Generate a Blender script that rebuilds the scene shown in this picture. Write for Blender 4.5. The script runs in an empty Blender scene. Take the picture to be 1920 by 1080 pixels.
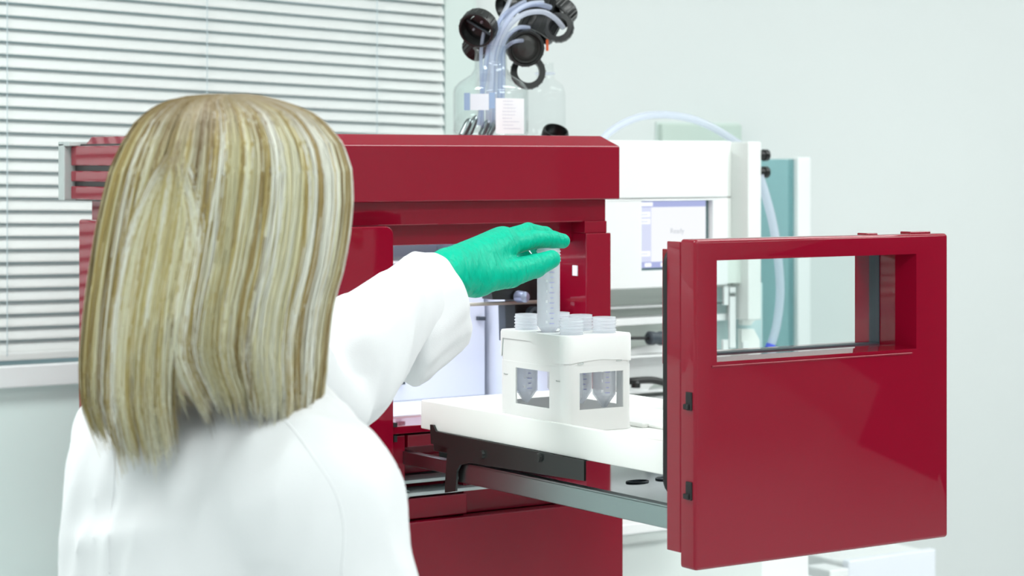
import bpy, bmesh, math, random
import numpy as np
from mathutils import Vector, Matrix
random.seed(7); rng = np.random.default_rng(11)
sc = bpy.context.scene
COL = sc.collection

# ------------------------------------------------------------------ camera, world, lights, exposure
F = 4100.0; TH = math.radians(34.1); HOR = 300.0; CZ = 1.55
CS, SN = math.cos(TH), math.sin(TH)
cam_d = bpy.data.cameras.new('camera'); cam = bpy.data.objects.new('camera', cam_d); COL.objects.link(cam)
cam.location = (0, 0, CZ); cam.rotation_euler = (math.pi/2, 0, -TH)
cam_d.sensor_width = 36.0; cam_d.lens = F/1920*36.0; cam_d.shift_y = -(540-HOR)/1920
cam_d.clip_start = 0.05
cam_d.dof.use_dof = True; cam_d.dof.focus_distance = 2.74; cam_d.dof.aperture_fstop = 7.0
sc.camera = cam
world = bpy.data.worlds.new('world'); sc.world = world; world.use_nodes = True
wb = world.node_tree.nodes['Background']; wb.inputs[0].default_value = (0.62, 0.78, 0.86, 1); wb.inputs[1].default_value = 0.7
def area(name, loc, rot, sx, sy, power, col=(1, 1, 1)):
    l = bpy.data.lights.new(name, 'AREA'); l.shape = 'RECTANGLE'; l.size = sx; l.size_y = sy; l.energy = power; l.color = col
    o = bpy.data.objects.new(name, l); o.location = loc; o.rotation_euler = rot; COL.objects.link(o); return o
CEIL = 2.75
PANELS = [(0.0, -1.7), (2.0, -1.7), (4.0, -1.7), (0.0, 0.4), (2.0, 0.4), (4.0, 0.4), (0.3, 2.45), (2.7, 1.9), (4.3, 2.2)]
for (x, y) in PANELS:
    area('ceiling_lamp', (x, y, CEIL-0.035), (0, 0, 0), 1.15, 0.55, 24.0 if (x < .5 and y > 2) else 11.0, (0.975, 1.0, 0.99))
sc.cycles.transparent_max_bounces = 40
sc.view_settings.view_transform = 'Standard'; sc.view_settings.look = 'None'
sc.view_settings.exposure = 0.0; sc.view_settings.gamma = 1.0; sc.view_settings.use_curve_mapping = False

# ------------------------------------------------------------------ helpers
def ray(px, py):
    u = (px-960)/F; v = (HOR-py)/F
    return Vector((SN+u*CS, CS-u*SN, v))
C0 = Vector((0, 0, CZ))
def PD(px, py, d): return C0 + ray(px, py)*d
def PY(px, py, Y):
    r = ray(px, py); return C0 + r*(Y/r.y)
def PX(px, py, X):
    r = ray(px, py); return C0 + r*(X/r.x)
RIGHT = Vector((CS, -SN, 0)); AWAY = Vector((SN, CS, 0)); UP = Vector((0, 0, 1))

def mat(name, col, rough=0.5, metal=0.0, coat=0.0, spec=0.5, noise=0.0, nscale=40, bump=0.0, bscale=200, emit=None, estr=0, coat_rough=0.03, alpha=None, sss=0):
    m = bpy.data.materials.new(name); m.use_nodes = True; nt = m.node_tree; b = nt.nodes['Principled BSDF']
    b.inputs['Base Color'].default_value = (*col, 1); b.inputs['Roughness'].default_value = rough; b.inputs['Metallic'].default_value = metal
    b.inputs['Coat Weight'].default_value = coat; b.inputs['Coat Roughness'].default_value = coat_rough
    b.inputs['Specular IOR Level'].default_value = spec
    if sss: b.inputs['Subsurface Weight'].default_value = sss; b.inputs['Subsurface Radius'].default_value = (.01, .006, .004); b.inputs['Subsurface Scale'].default_value = 1.0
    if emit: b.inputs['Emission Color'].default_value = (*emit, 1); b.inputs['Emission Strength'].default_value = estr
    tc = nt.nodes.new('ShaderNodeTexCoord')
    if noise > 0:
        n = nt.nodes.new('ShaderNodeTexNoise'); n.inputs['Scale'].default_value = nscale; n.inputs['Detail'].default_value = 3
        mx = nt.nodes.new('ShaderNodeMix'); mx.data_type = 'RGBA'
        mx.inputs[6].default_value = (*[max(0, c*(1-noise)) for c in col], 1); mx.inputs[7].default_value = (*[min(1, c*(1+noise)) for c in col], 1)
        nt.links.new(tc.outputs['Object'], n.inputs['Vector']); nt.links.new(n.outputs['Fac'], mx.inputs[0]); nt.links.new(mx.outputs[2], b.inputs['Base Color'])
    if bump > 0:
        n = nt.nodes.new('ShaderNodeTexNoise'); n.inputs['Scale'].default_value = bscale; n.inputs['Detail'].default_value = 2
        bp = nt.nodes.new('ShaderNodeBump'); bp.inputs['Strength'].default_value = bump; bp.inputs['Distance'].default_value = 0.001
        nt.links.new(tc.outputs['Object'], n.inputs['Vector']); nt.links.new(n.outputs['Fac'], bp.inputs['Height']); nt.links.new(bp.outputs[0], b.inputs['Normal'])
    return m
def clear_mat(name, tint=(1, 1, 1), ior=1.45, rough=0.02, milky=0.0, milkcol=(0.9, 0.93, 0.97)):
    """thin clear shell: fresnel mix of tinted transparency and gloss, plus a share of milky diffuse plastic"""
    m = bpy.data.materials.new(name); m.use_nodes = True; nt = m.node_tree; nt.nodes.clear()
    out = nt.nodes.new('ShaderNodeOutputMaterial'); tr = nt.nodes.new('ShaderNodeBsdfTransparent'); tr.inputs[0].default_value = (*tint, 1)
    gl = nt.nodes.new('ShaderNodeBsdfGlossy'); gl.inputs['Roughness'].default_value = rough
    lw = nt.nodes.new('ShaderNodeLayerWeight'); lw.inputs[0].default_value = 0.5
    pw_ = nt.nodes.new('ShaderNodeMath'); pw_.operation = 'POWER'; pw_.inputs[1].default_value = 4.0; nt.links.new(lw.outputs['Facing'], pw_.inputs[0])
    fr = nt.nodes.new('ShaderNodeMath'); fr.operation = 'MULTIPLY_ADD'; f0 = ((ior-1)/(ior+1))**2; fr.inputs[1].default_value = (ior-1)*1.1; fr.inputs[2].default_value = f0; nt.links.new(pw_.outputs[0], fr.inputs[0])
    base = tr.outputs[0]
    if milky > 0:
        df = nt.nodes.new('ShaderNodeBsdfDiffuse'); df.inputs[0].default_value = (*milkcol, 1)
        tl = nt.nodes.new('ShaderNodeBsdfTranslucent'); tl.inputs[0].default_value = (*milkcol, 1)
        a = nt.nodes.new('ShaderNodeMixShader'); a.inputs[0].default_value = 0.5
        nt.links.new(df.outputs[0], a.inputs[1]); nt.links.new(tl.outputs[0], a.inputs[2])
        c = nt.nodes.new('ShaderNodeMixShader'); c.inputs[0].default_value = milky
        nt.links.new(tr.outputs[0], c.inputs[1]); nt.links.new(a.outputs[0], c.inputs[2]); base = c.outputs[0]
    mx = nt.nodes.new('ShaderNodeMixShader'); nt.links.new(fr.outputs[0], mx.inputs[0]); nt.links.new(base, mx.inputs[1]); nt.links.new(gl.outputs[0], mx.inputs[2])
    nt.links.new(mx.outputs[0], out.inputs[0]); return m

WL = {}
def tag(o, label=None, cat=None, group=None, kind=None):
    if label: o['label'] = label
    if cat: o['category'] = cat
    if group: o['group'] = group
    if kind: o['kind'] = kind
    return o
def thing(name, loc, label, cat, group=None):
    o = bpy.data.objects.new(name, None); o.location = loc; o.empty_display_size = 0.02; COL.objects.link(o); WL[o.name] = Vector(loc)
    return tag(o, label, cat, group)
def mk(name, src, m, parent=None, origin=None, smooth=False, label=None):
    """link one mesh object; src is a bmesh or (verts, faces) in world coordinates"""
    if isinstance(src, bmesh.types.BMesh):
        me = bpy.data.meshes.new(name); src.to_mesh(me); src.free()
    elif isinstance(src, bpy.types.Mesh): me = src
    else:
        me = bpy.data.meshes.new(name); me.from_pydata([tuple(v) for v in src[0]], [], src[1]); me.update()
    org = WL[parent.name] if parent is not None else (Vector(origin) if origin is not None else Vector((0, 0, 0)))
    me.transform(Matrix.Translation(-org))
    if m is not None and len(me.materials) == 0: me.materials.append(m)
    if smooth: me.polygons.foreach_set('use_smooth', [True]*len(me.polygons))
    o = bpy.data.objects.new(name, me); COL.objects.link(o)
    if parent is not None: o.parent = parent
    else: o.location = org
    WL[o.name] = org.copy()
    if label: o['label'] = label
    return o
def autosmooth(o, ang=40):
    me = o.data; me.polygons.foreach_set('use_smooth', [True]*len(me.polygons))
    bm = bmesh.new(); bm.from_mesh(me); a = math.radians(ang)
    for e in bm.edges:
        if len(e.link_faces) == 2 and e.calc_face_angle(0) > a: e.smooth = False
    bm.to_mesh(me); bm.free(); return o
def merge(bm, tmp):
    me = bpy.data.meshes.new('t'); tmp.to_mesh(me); tmp.free(); bm.from_mesh(me); bpy.data.meshes.remove(me); return bm
def box(bm, x0, x1, y0, y1, z0, z1, bev=0.0, seg=2):
    t = bmesh.new(); bmesh.ops.create_cube(t, size=1.0)
    for v in t.verts: v.co = Vector((x0+(v.co.x+.5)*(x1-x0), y0+(v.co.y+.5)*(y1-y0), z0+(v.co.z+.5)*(z1-z0)))
    if bev > 0: bmesh.ops.bevel(t, geom=list(t.edges), offset=min(bev, .45*min(abs(x1-x0), abs(y1-y0), abs(z1-z0))), segments=seg, affect='EDGES', profile=.5)
    return merge(bm, t)
def prism(bm, pts, off, bev=0.0):
    """extrude the 3-D polygon pts by vector off"""
    t = bmesh.new(); vs = [t.verts.new(p) for p in pts]; f = t.faces.new(vs)
    r = bmesh.ops.extrude_face_region(t, geom=[f]); nv = [g for g in r['geom'] if isinstance(g, bmesh.types.BMVert)]
    bmesh.ops.translate(t, verts=nv, vec=off)
    bmesh.ops.recalc_face_normals(t, faces=t.faces)
    if bev > 0: bmesh.ops.bevel(t, geom=list(t.edges), offset=bev, segments=2, affect='EDGES', profile=.5)
    return merge(bm, t)
def spline(pts, n=8):
    P = [Vector(p) for p in pts]; out = []
    for i in range(len(P)-1):
        a = P[max(i-1, 0)]; b = P[i]; c = P[i+1]; d = P[min(i+2, len(P)-1)]
        for k in range(n):
            t = k/n; out.append(.5*((2*b)+(c-a)*t+(2*a-5*b+4*c-d)*t*t+(-a+3*b-3*c+d)*t**3))
    out.append(P[-1]); return out
def tube(bm, pts, r, seg=10, cap=True):
    pts = [Vector(p) for p in pts]; rings = []; up = None
    for i, p in enumerate(pts):
        d = (pts[min(i+1, len(pts)-1)]-pts[max(i-1, 0)]).normalized()
        if up is None:
            up = d.orthogonal().normalized()
        up = (up - d*up.dot(d)).normalized(); s = d.cross(up); rr = r[i] if hasattr(r, '__len__') else r
        rings.append([bm.verts.new(p+(up*math.cos(a)+s*math.sin(a))*rr) for a in [2*math.pi*k/seg for k in range(seg)]])
    for a, b in zip(rings, rings[1:]):
        for k in range(seg): bm.faces.new((a[k], a[(k+1) % seg], b[(k+1) % seg], b[k]))
    if cap: bm.faces.new(rings[0][::-1]); bm.faces.new(rings[-1])
    return bm
def lathe(bm, prof, c, axis=Vector((0, 0, 1)), seg=32, ridge=None):
    """revolve [(radius, height)] about axis through c"""
    ax = Vector(axis).normalized(); u = ax.orthogonal().normalized(); w = ax.cross(u); c = Vector(c); rings = []
    for (r, h) in prof:
        if r < 1e-6: rings.append([bm.verts.new(c+ax*h)]); continue
        rings.append([bm.verts.new(c+ax*h+(u*math.cos(a)+w*math.sin(a))*r) for a in [2*math.pi*k/seg for k in range(seg)]])
    for a, b in zip(rings, rings[1:]):
        for k in range(seg):
            k2 = (k+1) % seg
            if len(a) == 1 and len(b) == 1: continue
            if len(a) == 1: bm.faces.new((a[0], b[k2], b[k]))
            elif len(b) == 1: bm.faces.new((a[k], a[k2], b[0]))
            else: bm.faces.new((a[k], a[k2], b[k2], b[k]))
    return bm
def text_mesh(s, size, loc, xdir, zdir, align='LEFT'):
    cu = bpy.data.curves.new('txt', 'FONT'); cu.body = s; cu.size = size; cu.align_x = align; cu.extrude = 0.0001
    o = bpy.data.objects.new('txt', cu); COL.objects.link(o); bpy.context.view_layer.update()
    me = bpy.data.meshes.new_from_object(o.evaluated_get(bpy.context.evaluated_depsgraph_get()))
    bpy.data.objects.remove(o); bpy.data.curves.remove(cu)
    x = Vector(xdir).normalized(); z = Vector(zdir).normalized(); y = x.cross(z)
    me.transform(Matrix(((x.x, z.x, -y.x, loc[0]), (x.y, z.y, -y.y, loc[1]), (x.z, z.z, -y.z, loc[2]), (0, 0, 0, 1)))); return me

# ---- implicit surfaces: round cones blended with a smooth minimum, meshed by surface nets
def sd_cone(P, a, b, ra, rb):
    a = np.array(a, float); b = np.array(b, float); ab = b-a; L = max(ab@ab, 1e-12)
    t = np.clip(((P-a)@ab)/L, 0, 1); return np.linalg.norm(P-a-t[..., None]*ab, axis=-1)-(ra+t*(rb-ra))
def sd_ell(P, c, ax, r):
    q = np.stack([(P-np.array(c))@np.array(v) for v in ax], -1); k0 = np.linalg.norm(q/np.array(r), axis=-1); k1 = np.linalg.norm(q/np.array(r)**2, axis=-1)
    return k0*(k0-1.0)/np.maximum(k1, 1e-9)
def smin(ds, k):
    r = ds[0]
    for d in ds[1:]:
        h = np.maximum(k-np.abs(r-d), 0)/k; r = np.minimum(r, d)-h*h*k*.25
    return r
def surface_nets(fn, lo, hi, h):
    ax = [np.arange(lo[i], hi[i]+h, h) for i in range(3)]; n = [len(a) for a in ax]
    V = np.empty(n, np.float32); Y, Z = np.meshgrid(ax[1], ax[2], indexing='ij')
    for i in range(0, n[0], 24):
        X = ax[0][i:i+24]; P = np.empty((len(X), n[1], n[2], 3)); P[..., 0] = X[:, None, None]; P[..., 1] = Y; P[..., 2] = Z
        V[i:i+24] = fn(P)
    ins = V < 0; c = [m-1 for m in n]; acc = np.zeros((*c, 3), np.float32); cnt = np.zeros(c, np.float32)
    offs = [(0, 0, 0), (0, 0, 1), (0, 1, 0), (0, 1, 1), (1, 0, 0), (1, 0, 1), (1, 1, 0), (1, 1, 1)]
    sl = lambda o: tuple(slice(o[k], o[k]+c[k]) for k in range(3))
    for p in offs:
        for d in range(3):
            if p[d]: continue
            q = list(p); q[d] = 1; va = V[sl(p)]; vb = V[sl(q)]; m = (va < 0) != (vb < 0)
            t = np.where(m, va/np.where(va == vb, 1, va-vb), 0)
            for k in range(3): acc[..., k] += m*(p[k]+(t if k == d else 0))
            cnt += m
    act = cnt > 0; idx = -np.ones(c, np.int64); idx[act] = np.arange(act.sum()); cell = np.argwhere(act)
    pts = np.array(lo)+(cell+acc[act]/cnt[act][:, None])*h; faces = []
    for d in range(3):
        e1, e2 = [(1, 2), (2, 0), (0, 1)][d]
        a = [slice(None)]*3; b = [slice(None)]*3; a[d] = slice(0, n[d]-1); b[d] = slice(1, n[d])
        for s in (a, b): s[e1] = slice(1, n[e1]-1); s[e2] = slice(1, n[e2]-1)
        A = ins[tuple(a)]; B = ins[tuple(b)]; cr = np.argwhere(A != B)
        if len(cr) == 0: continue
        base = cr.copy(); base[:, e1] += 1; base[:, e2] += 1
        def g(s1, s2):
            t = base.copy(); t[:, e1] -= s1; t[:, e2] -= s2; return idx[t[:, 0], t[:, 1], t[:, 2]]
        q = np.stack([g(1, 1), g(0, 1), g(0, 0), g(1, 0)], 1); fl = ~A[tuple(cr.T)]; q[fl] = q[fl][:, ::-1]; faces.append(q)
    return pts, np.concatenate(faces)
def np_mesh(name, pts, faces):
    me = bpy.data.meshes.new(name); nf, k = faces.shape
    me.vertices.add(len(pts)); me.vertices.foreach_set('co', np.asarray(pts, np.float32).ravel())
    me.loops.add(nf*k); me.loops.foreach_set('vertex_index', faces.astype(np.int32).ravel())
    me.polygons.add(nf); me.polygons.foreach_set('loop_start', np.arange(0, nf*k, k, dtype=np.int32))
    me.update(calc_edges=True); me.validate(); return me
# ------------------------------------------------------------------ materials
M = {}
M['wall'] = mat('wall_paint', (0.71, 0.745, 0.74), .6, noise=.02, nscale=3, bump=.05, bscale=120)
M['mint'] = mat('mint_wall_paint', (0.79, 0.92, 0.90), .6, noise=.02, nscale=3)
M['ceil'] = mat('ceiling_paint', (0.88, 0.9, 0.89), .7)
M['floor'] = mat('floor_vinyl', (0.74, 0.77, 0.77), .35, noise=.05, nscale=8)
M['trim'] = mat('window_frame_paint', (0.86, 0.89, 0.90), .4)
M['frame2'] = mat('frame_greenish_paint', (0.66, 0.75, 0.72), .5)
M['slat'] = mat('blind_slat', (0.775, 0.80, 0.79), .45)
M['cord'] = mat('blind_cord', (0.55, 0.65, 0.68), .8)
M['red'] = mat('red_lacquer', (0.235, 0.001, 0.016), .45, coat=1.0, coat_rough=.035, spec=.04, noise=.08, nscale=900)
M['red'].node_tree.nodes['Principled BSDF'].inputs['Coat IOR'].default_value = 1.45
M['white'] = mat('white_enamel', (0.86, 0.88, 0.88), .35, noise=.01, nscale=300)
M['plastic'] = mat('white_plastic', (0.88, 0.89, 0.88), .4)
M['cream'] = mat('cream_plastic', (0.88, 0.90, 0.87), .45)
M['liner'] = mat('liner_white', (0.82, 0.86, 0.95), .25, coat=.3)
M['black'] = mat('black_plastic', (0.012, 0.013, 0.013), .35, noise=.2, nscale=60)
M['blackm'] = mat('black_steel', (0.010, 0.013, 0.012), .35, coat=.1)
M['rubber'] = mat('rubber', (0.008, 0.008, 0.009), .6)
M['steel'] = mat('brushed_steel', (0.31, 0.36, 0.36), .28, metal=1.0, bump=.05, bscale=500)
M['polish'] = mat('polished_steel', (0.75, 0.8, 0.85), .09, metal=1.0)
M['grey'] = mat('grey_metal', (0.50, 0.55, 0.54), .4, metal=.3)
M['dgrey'] = mat('dark_grey_plastic', (0.05, 0.065, 0.08), .45)
M['glass'] = clear_mat('clear_glass', (0.97, 0.985, 0.985))
M['pane'] = clear_mat('window_pane_glass', (0.93, 0.97, 0.965))
M['tubep'] = clear_mat('translucent_tube', (0.97, 0.98, 1.0), 1.4, .15, .5, (.95, .97, 1.0))
M['hose'] = clear_mat('translucent_hose', (0.95, 0.97, 1.0), 1.4, .1, .55, (.86, .9, 1.0))
M['line'] = clear_mat('blueish_tubing', (0.88, 0.92, 0.99), 1.45, .05, .42, (.74, .80, .97))
M['tealglass'] = clear_mat('teal_glass', (0.62, 0.80, 0.82), 1.5, .03, .15, (.5, .75, .76))
M['bluecap'] = mat('blue_plastic', (0.06, 0.10, 0.75), .4)
M['orange'] = mat('orange_plastic', (0.9, 0.14, 0.03), .4)
M['paper'] = mat('label_paper', (0.88, 0.89, 0.92), .6)
M['ink'] = mat('pale_ink', (0.66, 0.68, 0.76), .6)
M['tick'] = mat('white_print', (0.92, 0.93, 0.97), .6)
M['violet'] = mat('violet_print', (0.42, 0.42, 0.66), .6)
def emat(name, col, s=1.0): return mat(name, (0, 0, 0), .3, emit=col, estr=s)
M['scr_white'] = emat('screen_white', (0.95, 0.97, 1.0), 1.0)
M['scr_bar'] = emat('screen_bar', (0.45, 0.50, 0.82), .95)
M['scr_side'] = emat('screen_side', (0.72, 0.76, 0.95), 1.0)
M['scr_btn'] = emat('screen_button', (0.95, 0.97, 1.0), 1.1)
M['scr_text'] = emat('screen_text', (0.55, 0.58, 0.62), 1.0)
M['diffuser'] = emat('lamp_diffuser', (0.95, 1.0, 0.98), 5.0)

# ------------------------------------------------------------------ the room
X0, X1, Y0, YW = -1.6, 5.9, -3.2, 3.55
def struct(name, bm, m, parent=None):
    o = mk(name, bm, m, parent)
    if parent is None: o['kind'] = 'structure'
    return o
struct('floor', box(bmesh.new(), X0, X1, Y0, YW, -.05, 0), M['floor'])
struct('ceiling', box(bmesh.new(), X0, X1, Y0, YW, CEIL, CEIL+.05), M['ceil'])
struct('wall_left', box(bmesh.new(), X0-.1, X0, Y0, YW+.2, 0, CEIL), M['wall'])
struct('wall_right', box(bmesh.new(), X1, X1+.1, Y0, YW+.2, 0, CEIL), mat('grey_wall_paint', (.36, .38, .38), .6))
struct('wall_front', box(bmesh.new(), X0, X1, Y0-.1, Y0, 0, CEIL), M['wall'])
# back wall with the window opening
wx0 = .2; wx1 = PY(828, 0, YW).x; wxt = PY(887, 0, YW).x
wz0 = PY(60, 722, YW).z; wz1 = 2.32
bm = bmesh.new()
box(bm, X0, X1, YW, YW+.15, 0, wz0); box(bm, X0, X1, YW, YW+.15, wz1, CEIL); box(bm, X0, wx0, YW, YW+.15, wz0, wz1); box(bm, wx1, X1, YW, YW+.15, wz0, wz1)
struct('wall_back', bm, M['wall'])
win = tag(thing('window_1', ((wx0+wx1)/2, YW+.05, wz0), None, None), kind='structure')
bm = bmesh.new(); fr = .045
box(bm, wx0, wx1, YW+.06, YW+.12, wz0, wz0+fr, .004); box(bm, wx0, wx1, YW+.06, YW+.12, wz1-fr, wz1, .004)
for xx in (wx0, (wx0+wx1)/2-fr/2, wx1-fr): box(bm, xx, xx+fr, YW+.06, YW+.12, wz0+fr, wz1-fr, .004)
mk('frame', bm, M['trim'], win)
mk('pane', box(bmesh.new(), wx0+fr, wx1-fr, YW+.088, YW+.094, wz0+fr, wz1-fr), M['pane'], win)
zs = PY(60, 684, YW-.03).z
struct('trim_1', box(bmesh.new(), wx0, wx1, YW-.03, YW+.06, wz0+.0, zs, .003), M['trim'])
struct('trim_2', box(bmesh.new(), wx1, wxt, YW-.012, YW+.02, wz0-.3, wz1+.05, .002), M['frame2'])
# night-dim yard wall seen through the slats
struct('trim_3', box(bmesh.new(), wx0-.3, wx1+.3, YW+1.2, YW+1.3, .5, 3.2), M['mint'])

struct('trim_4', box(bmesh.new(), X0, wx1+.05, YW-.006, YW+.01, 0, wz0-.002), M['mint'])
struct('unseen_dark_panel', box(bmesh.new(), X1-.06, X1-.0, -2.58, 3.3, 0, 2.6, .004), mat('dark_reflection_panel', (.05, .05, .055), .5))  # unseen dark panel added so the red lacquer reflects something dark
# venetian blind, every slat its own piece
bx0, bx1 = wx0+.01, wx1-.004; YB = YW-.012
zt = wz1-.05; zbr = PY(60, 664, YB).z
bl = thing('venetian_blind', ((bx0+bx1)/2, YB, zbr), 'white horizontal slat blind, nearly closed, hanging in the window behind the red cabinet', 'blind')
mk('head_rail', box(bmesh.new(), bx0, bx1, YB-.02, YB+.02, zt, zt+.035, .003), M['slat'], bl)
L = bx1-bx0; half = .0125; tilt = math.radians(60)
prof = []
for k in range(7):
    s = -1+2*k/6; prof.append((s*half, .0016*(1-s*s)))
vs = []; fs = []
for side, xx in ((0, -L/2), (1, L/2)):
    for dz in (0, -.0004):
        for (a, c) in prof:
            # inner edge low: tilt about the slat's length
            c2 = c+dz; vs.append((xx, a*math.cos(tilt)-c2*math.sin(tilt), a*math.sin(tilt)+c2*math.cos(tilt)))
n = 7
for k in range(n-1):
    fs.append((k, k+1, 2*n+k+1, 2*n+k)); fs.append((n+k, 3*n+k, 3*n+k+1, n+k+1))
fs.append((0, 2*n, 3*n, n)); fs.append((n-1, 2*n-1, 4*n-1, 3*n-1))
sm = bpy.data.meshes.new('slat'); sm.from_pydata(vs, [], fs); sm.materials.append(M['slat']); sm.polygons.foreach_set('use_smooth', [True]*len(sm.polygons))
pitch = .0221; z = zbr+.016; i = 0
while z < zt-.005:
    o = bpy.data.objects.new('slat', sm); COL.objects.link(o); o.parent = bl
    o.location = (0, .0, z-zbr); sk = max(0, min(1, (z-zbr)/.65))
    o.rotation_euler = (0, .006+.034*sk, 0); WL[o.name] = Vector((0, 0, 0)); z += pitch; i += 1
o = mk('bottom_rail', box(bmesh.new(), bx0, bx1, YB-.012, YB+.012, zbr-.008, zbr+.006, .003), M['slat'], bl); o.rotation_euler = (0, .004, 0)
for px in (8, 382, 700):
    x = PY(px, 300, YB).x; bm = bmesh.new()
    for yy in (-.0135, .0135): tube(bm, [(x, YB+yy, zbr), (x, YB+yy, zt)], .0008, 6)
    mk('ladder_cord', bm, M['cord'], bl)
# ceiling lamps
for k, (x, y) in enumerate(PANELS):
    t = thing('ceiling_light', (x, y, CEIL), 'flush ceiling light panel above the laboratory, outside the picture', 'ceiling light', 'ceiling light panels')
    bm = bmesh.new()
    for (a, b, c, d) in ((-.62, .62, -.32, -.29), (-.62, .62, .29, .32), (-.62, -.59, -.29, .29), (.59, .62, -.29, .29)): box(bm, x+a, x+b, y+c, y+d, CEIL-.03, CEIL)
    mk('frame', bm, M['trim'], t); mk('diffuser', box(bmesh.new(), x-.59, x+.59, y-.29, y+.29, CEIL-.02, CEIL-.008), M['diffuser'], t)

# lab bench under the instruments
b = thing('lab_bench', (2.15, 3.1, 0), 'white laboratory bench carrying the red and white instruments', 'bench')
bm = box(bmesh.new(), 1.1, 2.66, 2.3, 3.50, .77, .80, .003); mk('worktop', bm, M['white'], b)
for (x, y) in ((1.14, 2.34), (2.58, 2.34), (1.14, 3.40), (2.58, 3.40)): mk('leg', box(bmesh.new(), x, x+.05, y, y+.05, 0, .77, .003), M['grey'], b)
# wall box behind the white instrument
p0 = PY(1231, 232, YW); p1 = PY(1380, 268, YW)
t = thing('wall_box', ((p0.x+p1.x)/2, YW, p1.z), 'pale green wall box half hidden above the white instrument', 'wall box')
mk('cover', box(bmesh.new(), p0.x, p1.x, YW-.02, YW, p1.z-.1, p0.z, .003), mat('wall_box_plastic', (.56, .66, .60), .5), t)
mk('base_rim', box(bmesh.new(), p0.x-.004, p1.x+.004, YW-.005, YW+.001, p1.z-.104, p0.z+.004, .001), M['frame2'], t)
# low white cabinet at the lower right
q0 = PY(1592, 1052, 3.15); q1 = PY(1755, 1030, 3.15)
t = thing('low_cabinet', ((q0.x+q1.x)/2, 3.3, 0), 'low white cabinet by the wall below the open red drawer front', 'cabinet')
mk('body', box(bmesh.new(), q0.x+.004, q1.x-.004, 3.17, 3.50, .02, q0.z-.004, .004), M['white'], t)
mk('door', box(bmesh.new(), q0.x, q1.x, 3.15, 3.17, .05, q0.z, .003), mat('pale_blue_white', (.84, .87, .93), .4), t)
mk('side_ledge', box(bmesh.new(), PY(1557, 1070, 3.15).x, q0.x, 3.15, 3.22, q0.z-.08, PY(1570, 1068, 3.15).z, .004), M['white'], t)
mk('plinth', box(bmesh.new(), q0.x+.01, q1.x-.01, 3.19, 3.48, 0, .02), M['grey'], t)
# ------------------------------------------------------------------ the red cabinet
K = .9556
def mz(z): return CZ+(z-CZ)*K
def mb(bm, x0, x1, y0, y1, z0, z1, bev=0.0, seg=2): return box(bm, x0*K, x1*K, y0*K, y1*K, mz(z0), mz(z1), bev, seg)
ML, MR, MF, MBK = 1.375, 2.018, 2.70, 3.24
mc = thing('storage_cabinet', ((ML+MR)/2*K, 2.97*K, .80), 'glossy dark red laboratory instrument cabinet with its drawer pulled out', 'instrument')
PXM = lambda px, py, x: PX(px, py, x*K)
PYM = lambda px, py, y: PY(px, py, y*K)
# hood: bevelled slab along the top
bm = bmesh.new()
hx0, hx1, hy0, hy1 = ML*K+.002, MR*K, 2.685*K, MBK*K
z0, z1, z2 = mz(1.490), mz(1.571), mz(1.587)
vs = [bm.verts.new(p) for p in [(hx0, hy0, z0), (hx1, hy0, z0), (hx1, hy1, z0), (hx0, hy1, z0), (hx0, hy0, z1), (hx1, hy0, z1), (hx1, hy1, z1), (hx0, hy1, z1),
      (hx0+.012, hy0+.02, z2), (hx1-.02, hy0+.02, z2), (hx1-.02, hy1, z2), (hx0+.012, hy1, z2)]]
for f in ((3, 2, 1, 0), (0, 1, 5, 4), (1, 2, 6, 5), (2, 3, 7, 6), (4, 5, 9, 8), (5, 6, 10, 9), (6, 7, 11, 10), (7, 4, 8, 11), (8, 9, 10, 11), (3, 0, 4, 7)):
    bm.faces.new([vs[i] for i in f])
bmesh.ops.bevel(bm, geom=list(bm.edges), offset=.0018, segments=3, affect='EDGES', profile=.5)
mk('hood', bm, M['red'], mc, smooth=False)
# three louvres on the hood's left flank with dark gaps, and the grey end bracket
for (a, c) in ((1.541, 1.572), (1.516, 1.533), (1.488, 1.509)):
    mk('side_louvre', mb(bmesh.new(), ML-.012, ML+.004, 2.72, MBK+.02, a, c, .002), M['red'], mc)
mk('louvre_recess', mb(bmesh.new(), ML-.004, ML+.002, 2.72, MBK+.02, 1.486, 1.575), M['black'], mc)
bm = mb(bmesh.new(), 1.352, 1.383, 3.262, 3.285, 1.486, 1.577, .002)
mb(bm, 1.352, 1.42, 3.24, 3.285, 1.572, 1.579, .001); mb(bm, 1.381, 1.387, 3.20, 3.285, 1.486, 1.572, .001)
mk('end_bracket', bm, M['grey'], mc)
for z in (1.50, 1.548): mk('screw', lathe(bmesh.new(), [(0, .009), (.004, .009), (.005, .0), (0, 0)], (1.392*K, 3.2*K, mz(z)), (-1, 0, 0), 12), M['grey'], mc)
# lintel band, column, side walls, back
mk('lintel', mb(bmesh.new(), ML+.02, MR-.011, 2.707, 2.76, 1.4555, 1.4905, .0015), M['red'], mc)
mk('inner_lintel', mb(bmesh.new(), 1.45, 1.966, 2.738, 2.75, 1.425, 1.4565, .001), M['red'], mc)
bm = mb(bmesh.new(), 1.965, MR-.011, MF+.004, 2.775, 1.438, 1.4565, .001); mb(bm, 1.965, MR-.006, MF, 2.775, 1.02, 1.438, .0015)
mk('right_column', bm, M['red'], mc)
mk('inner_jamb', mb(bmesh.new(), 1.968, 2.004, 2.775, 2.797, 1.06, 1.47, .001), M['red'], mc)
mk('jamb_glint', mb(bmesh.new(), 1.9635, 1.966, 2.722, 2.735, 1.372, 1.388, .0008), M['tick'], mc)  # white patch painting a light reflection on the column's inner side
mk('side_panel', mb(bmesh.new(), MR-.013, MR-.002, 2.775, MBK, .775, 1.49, .002), M['red'], mc)
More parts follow.
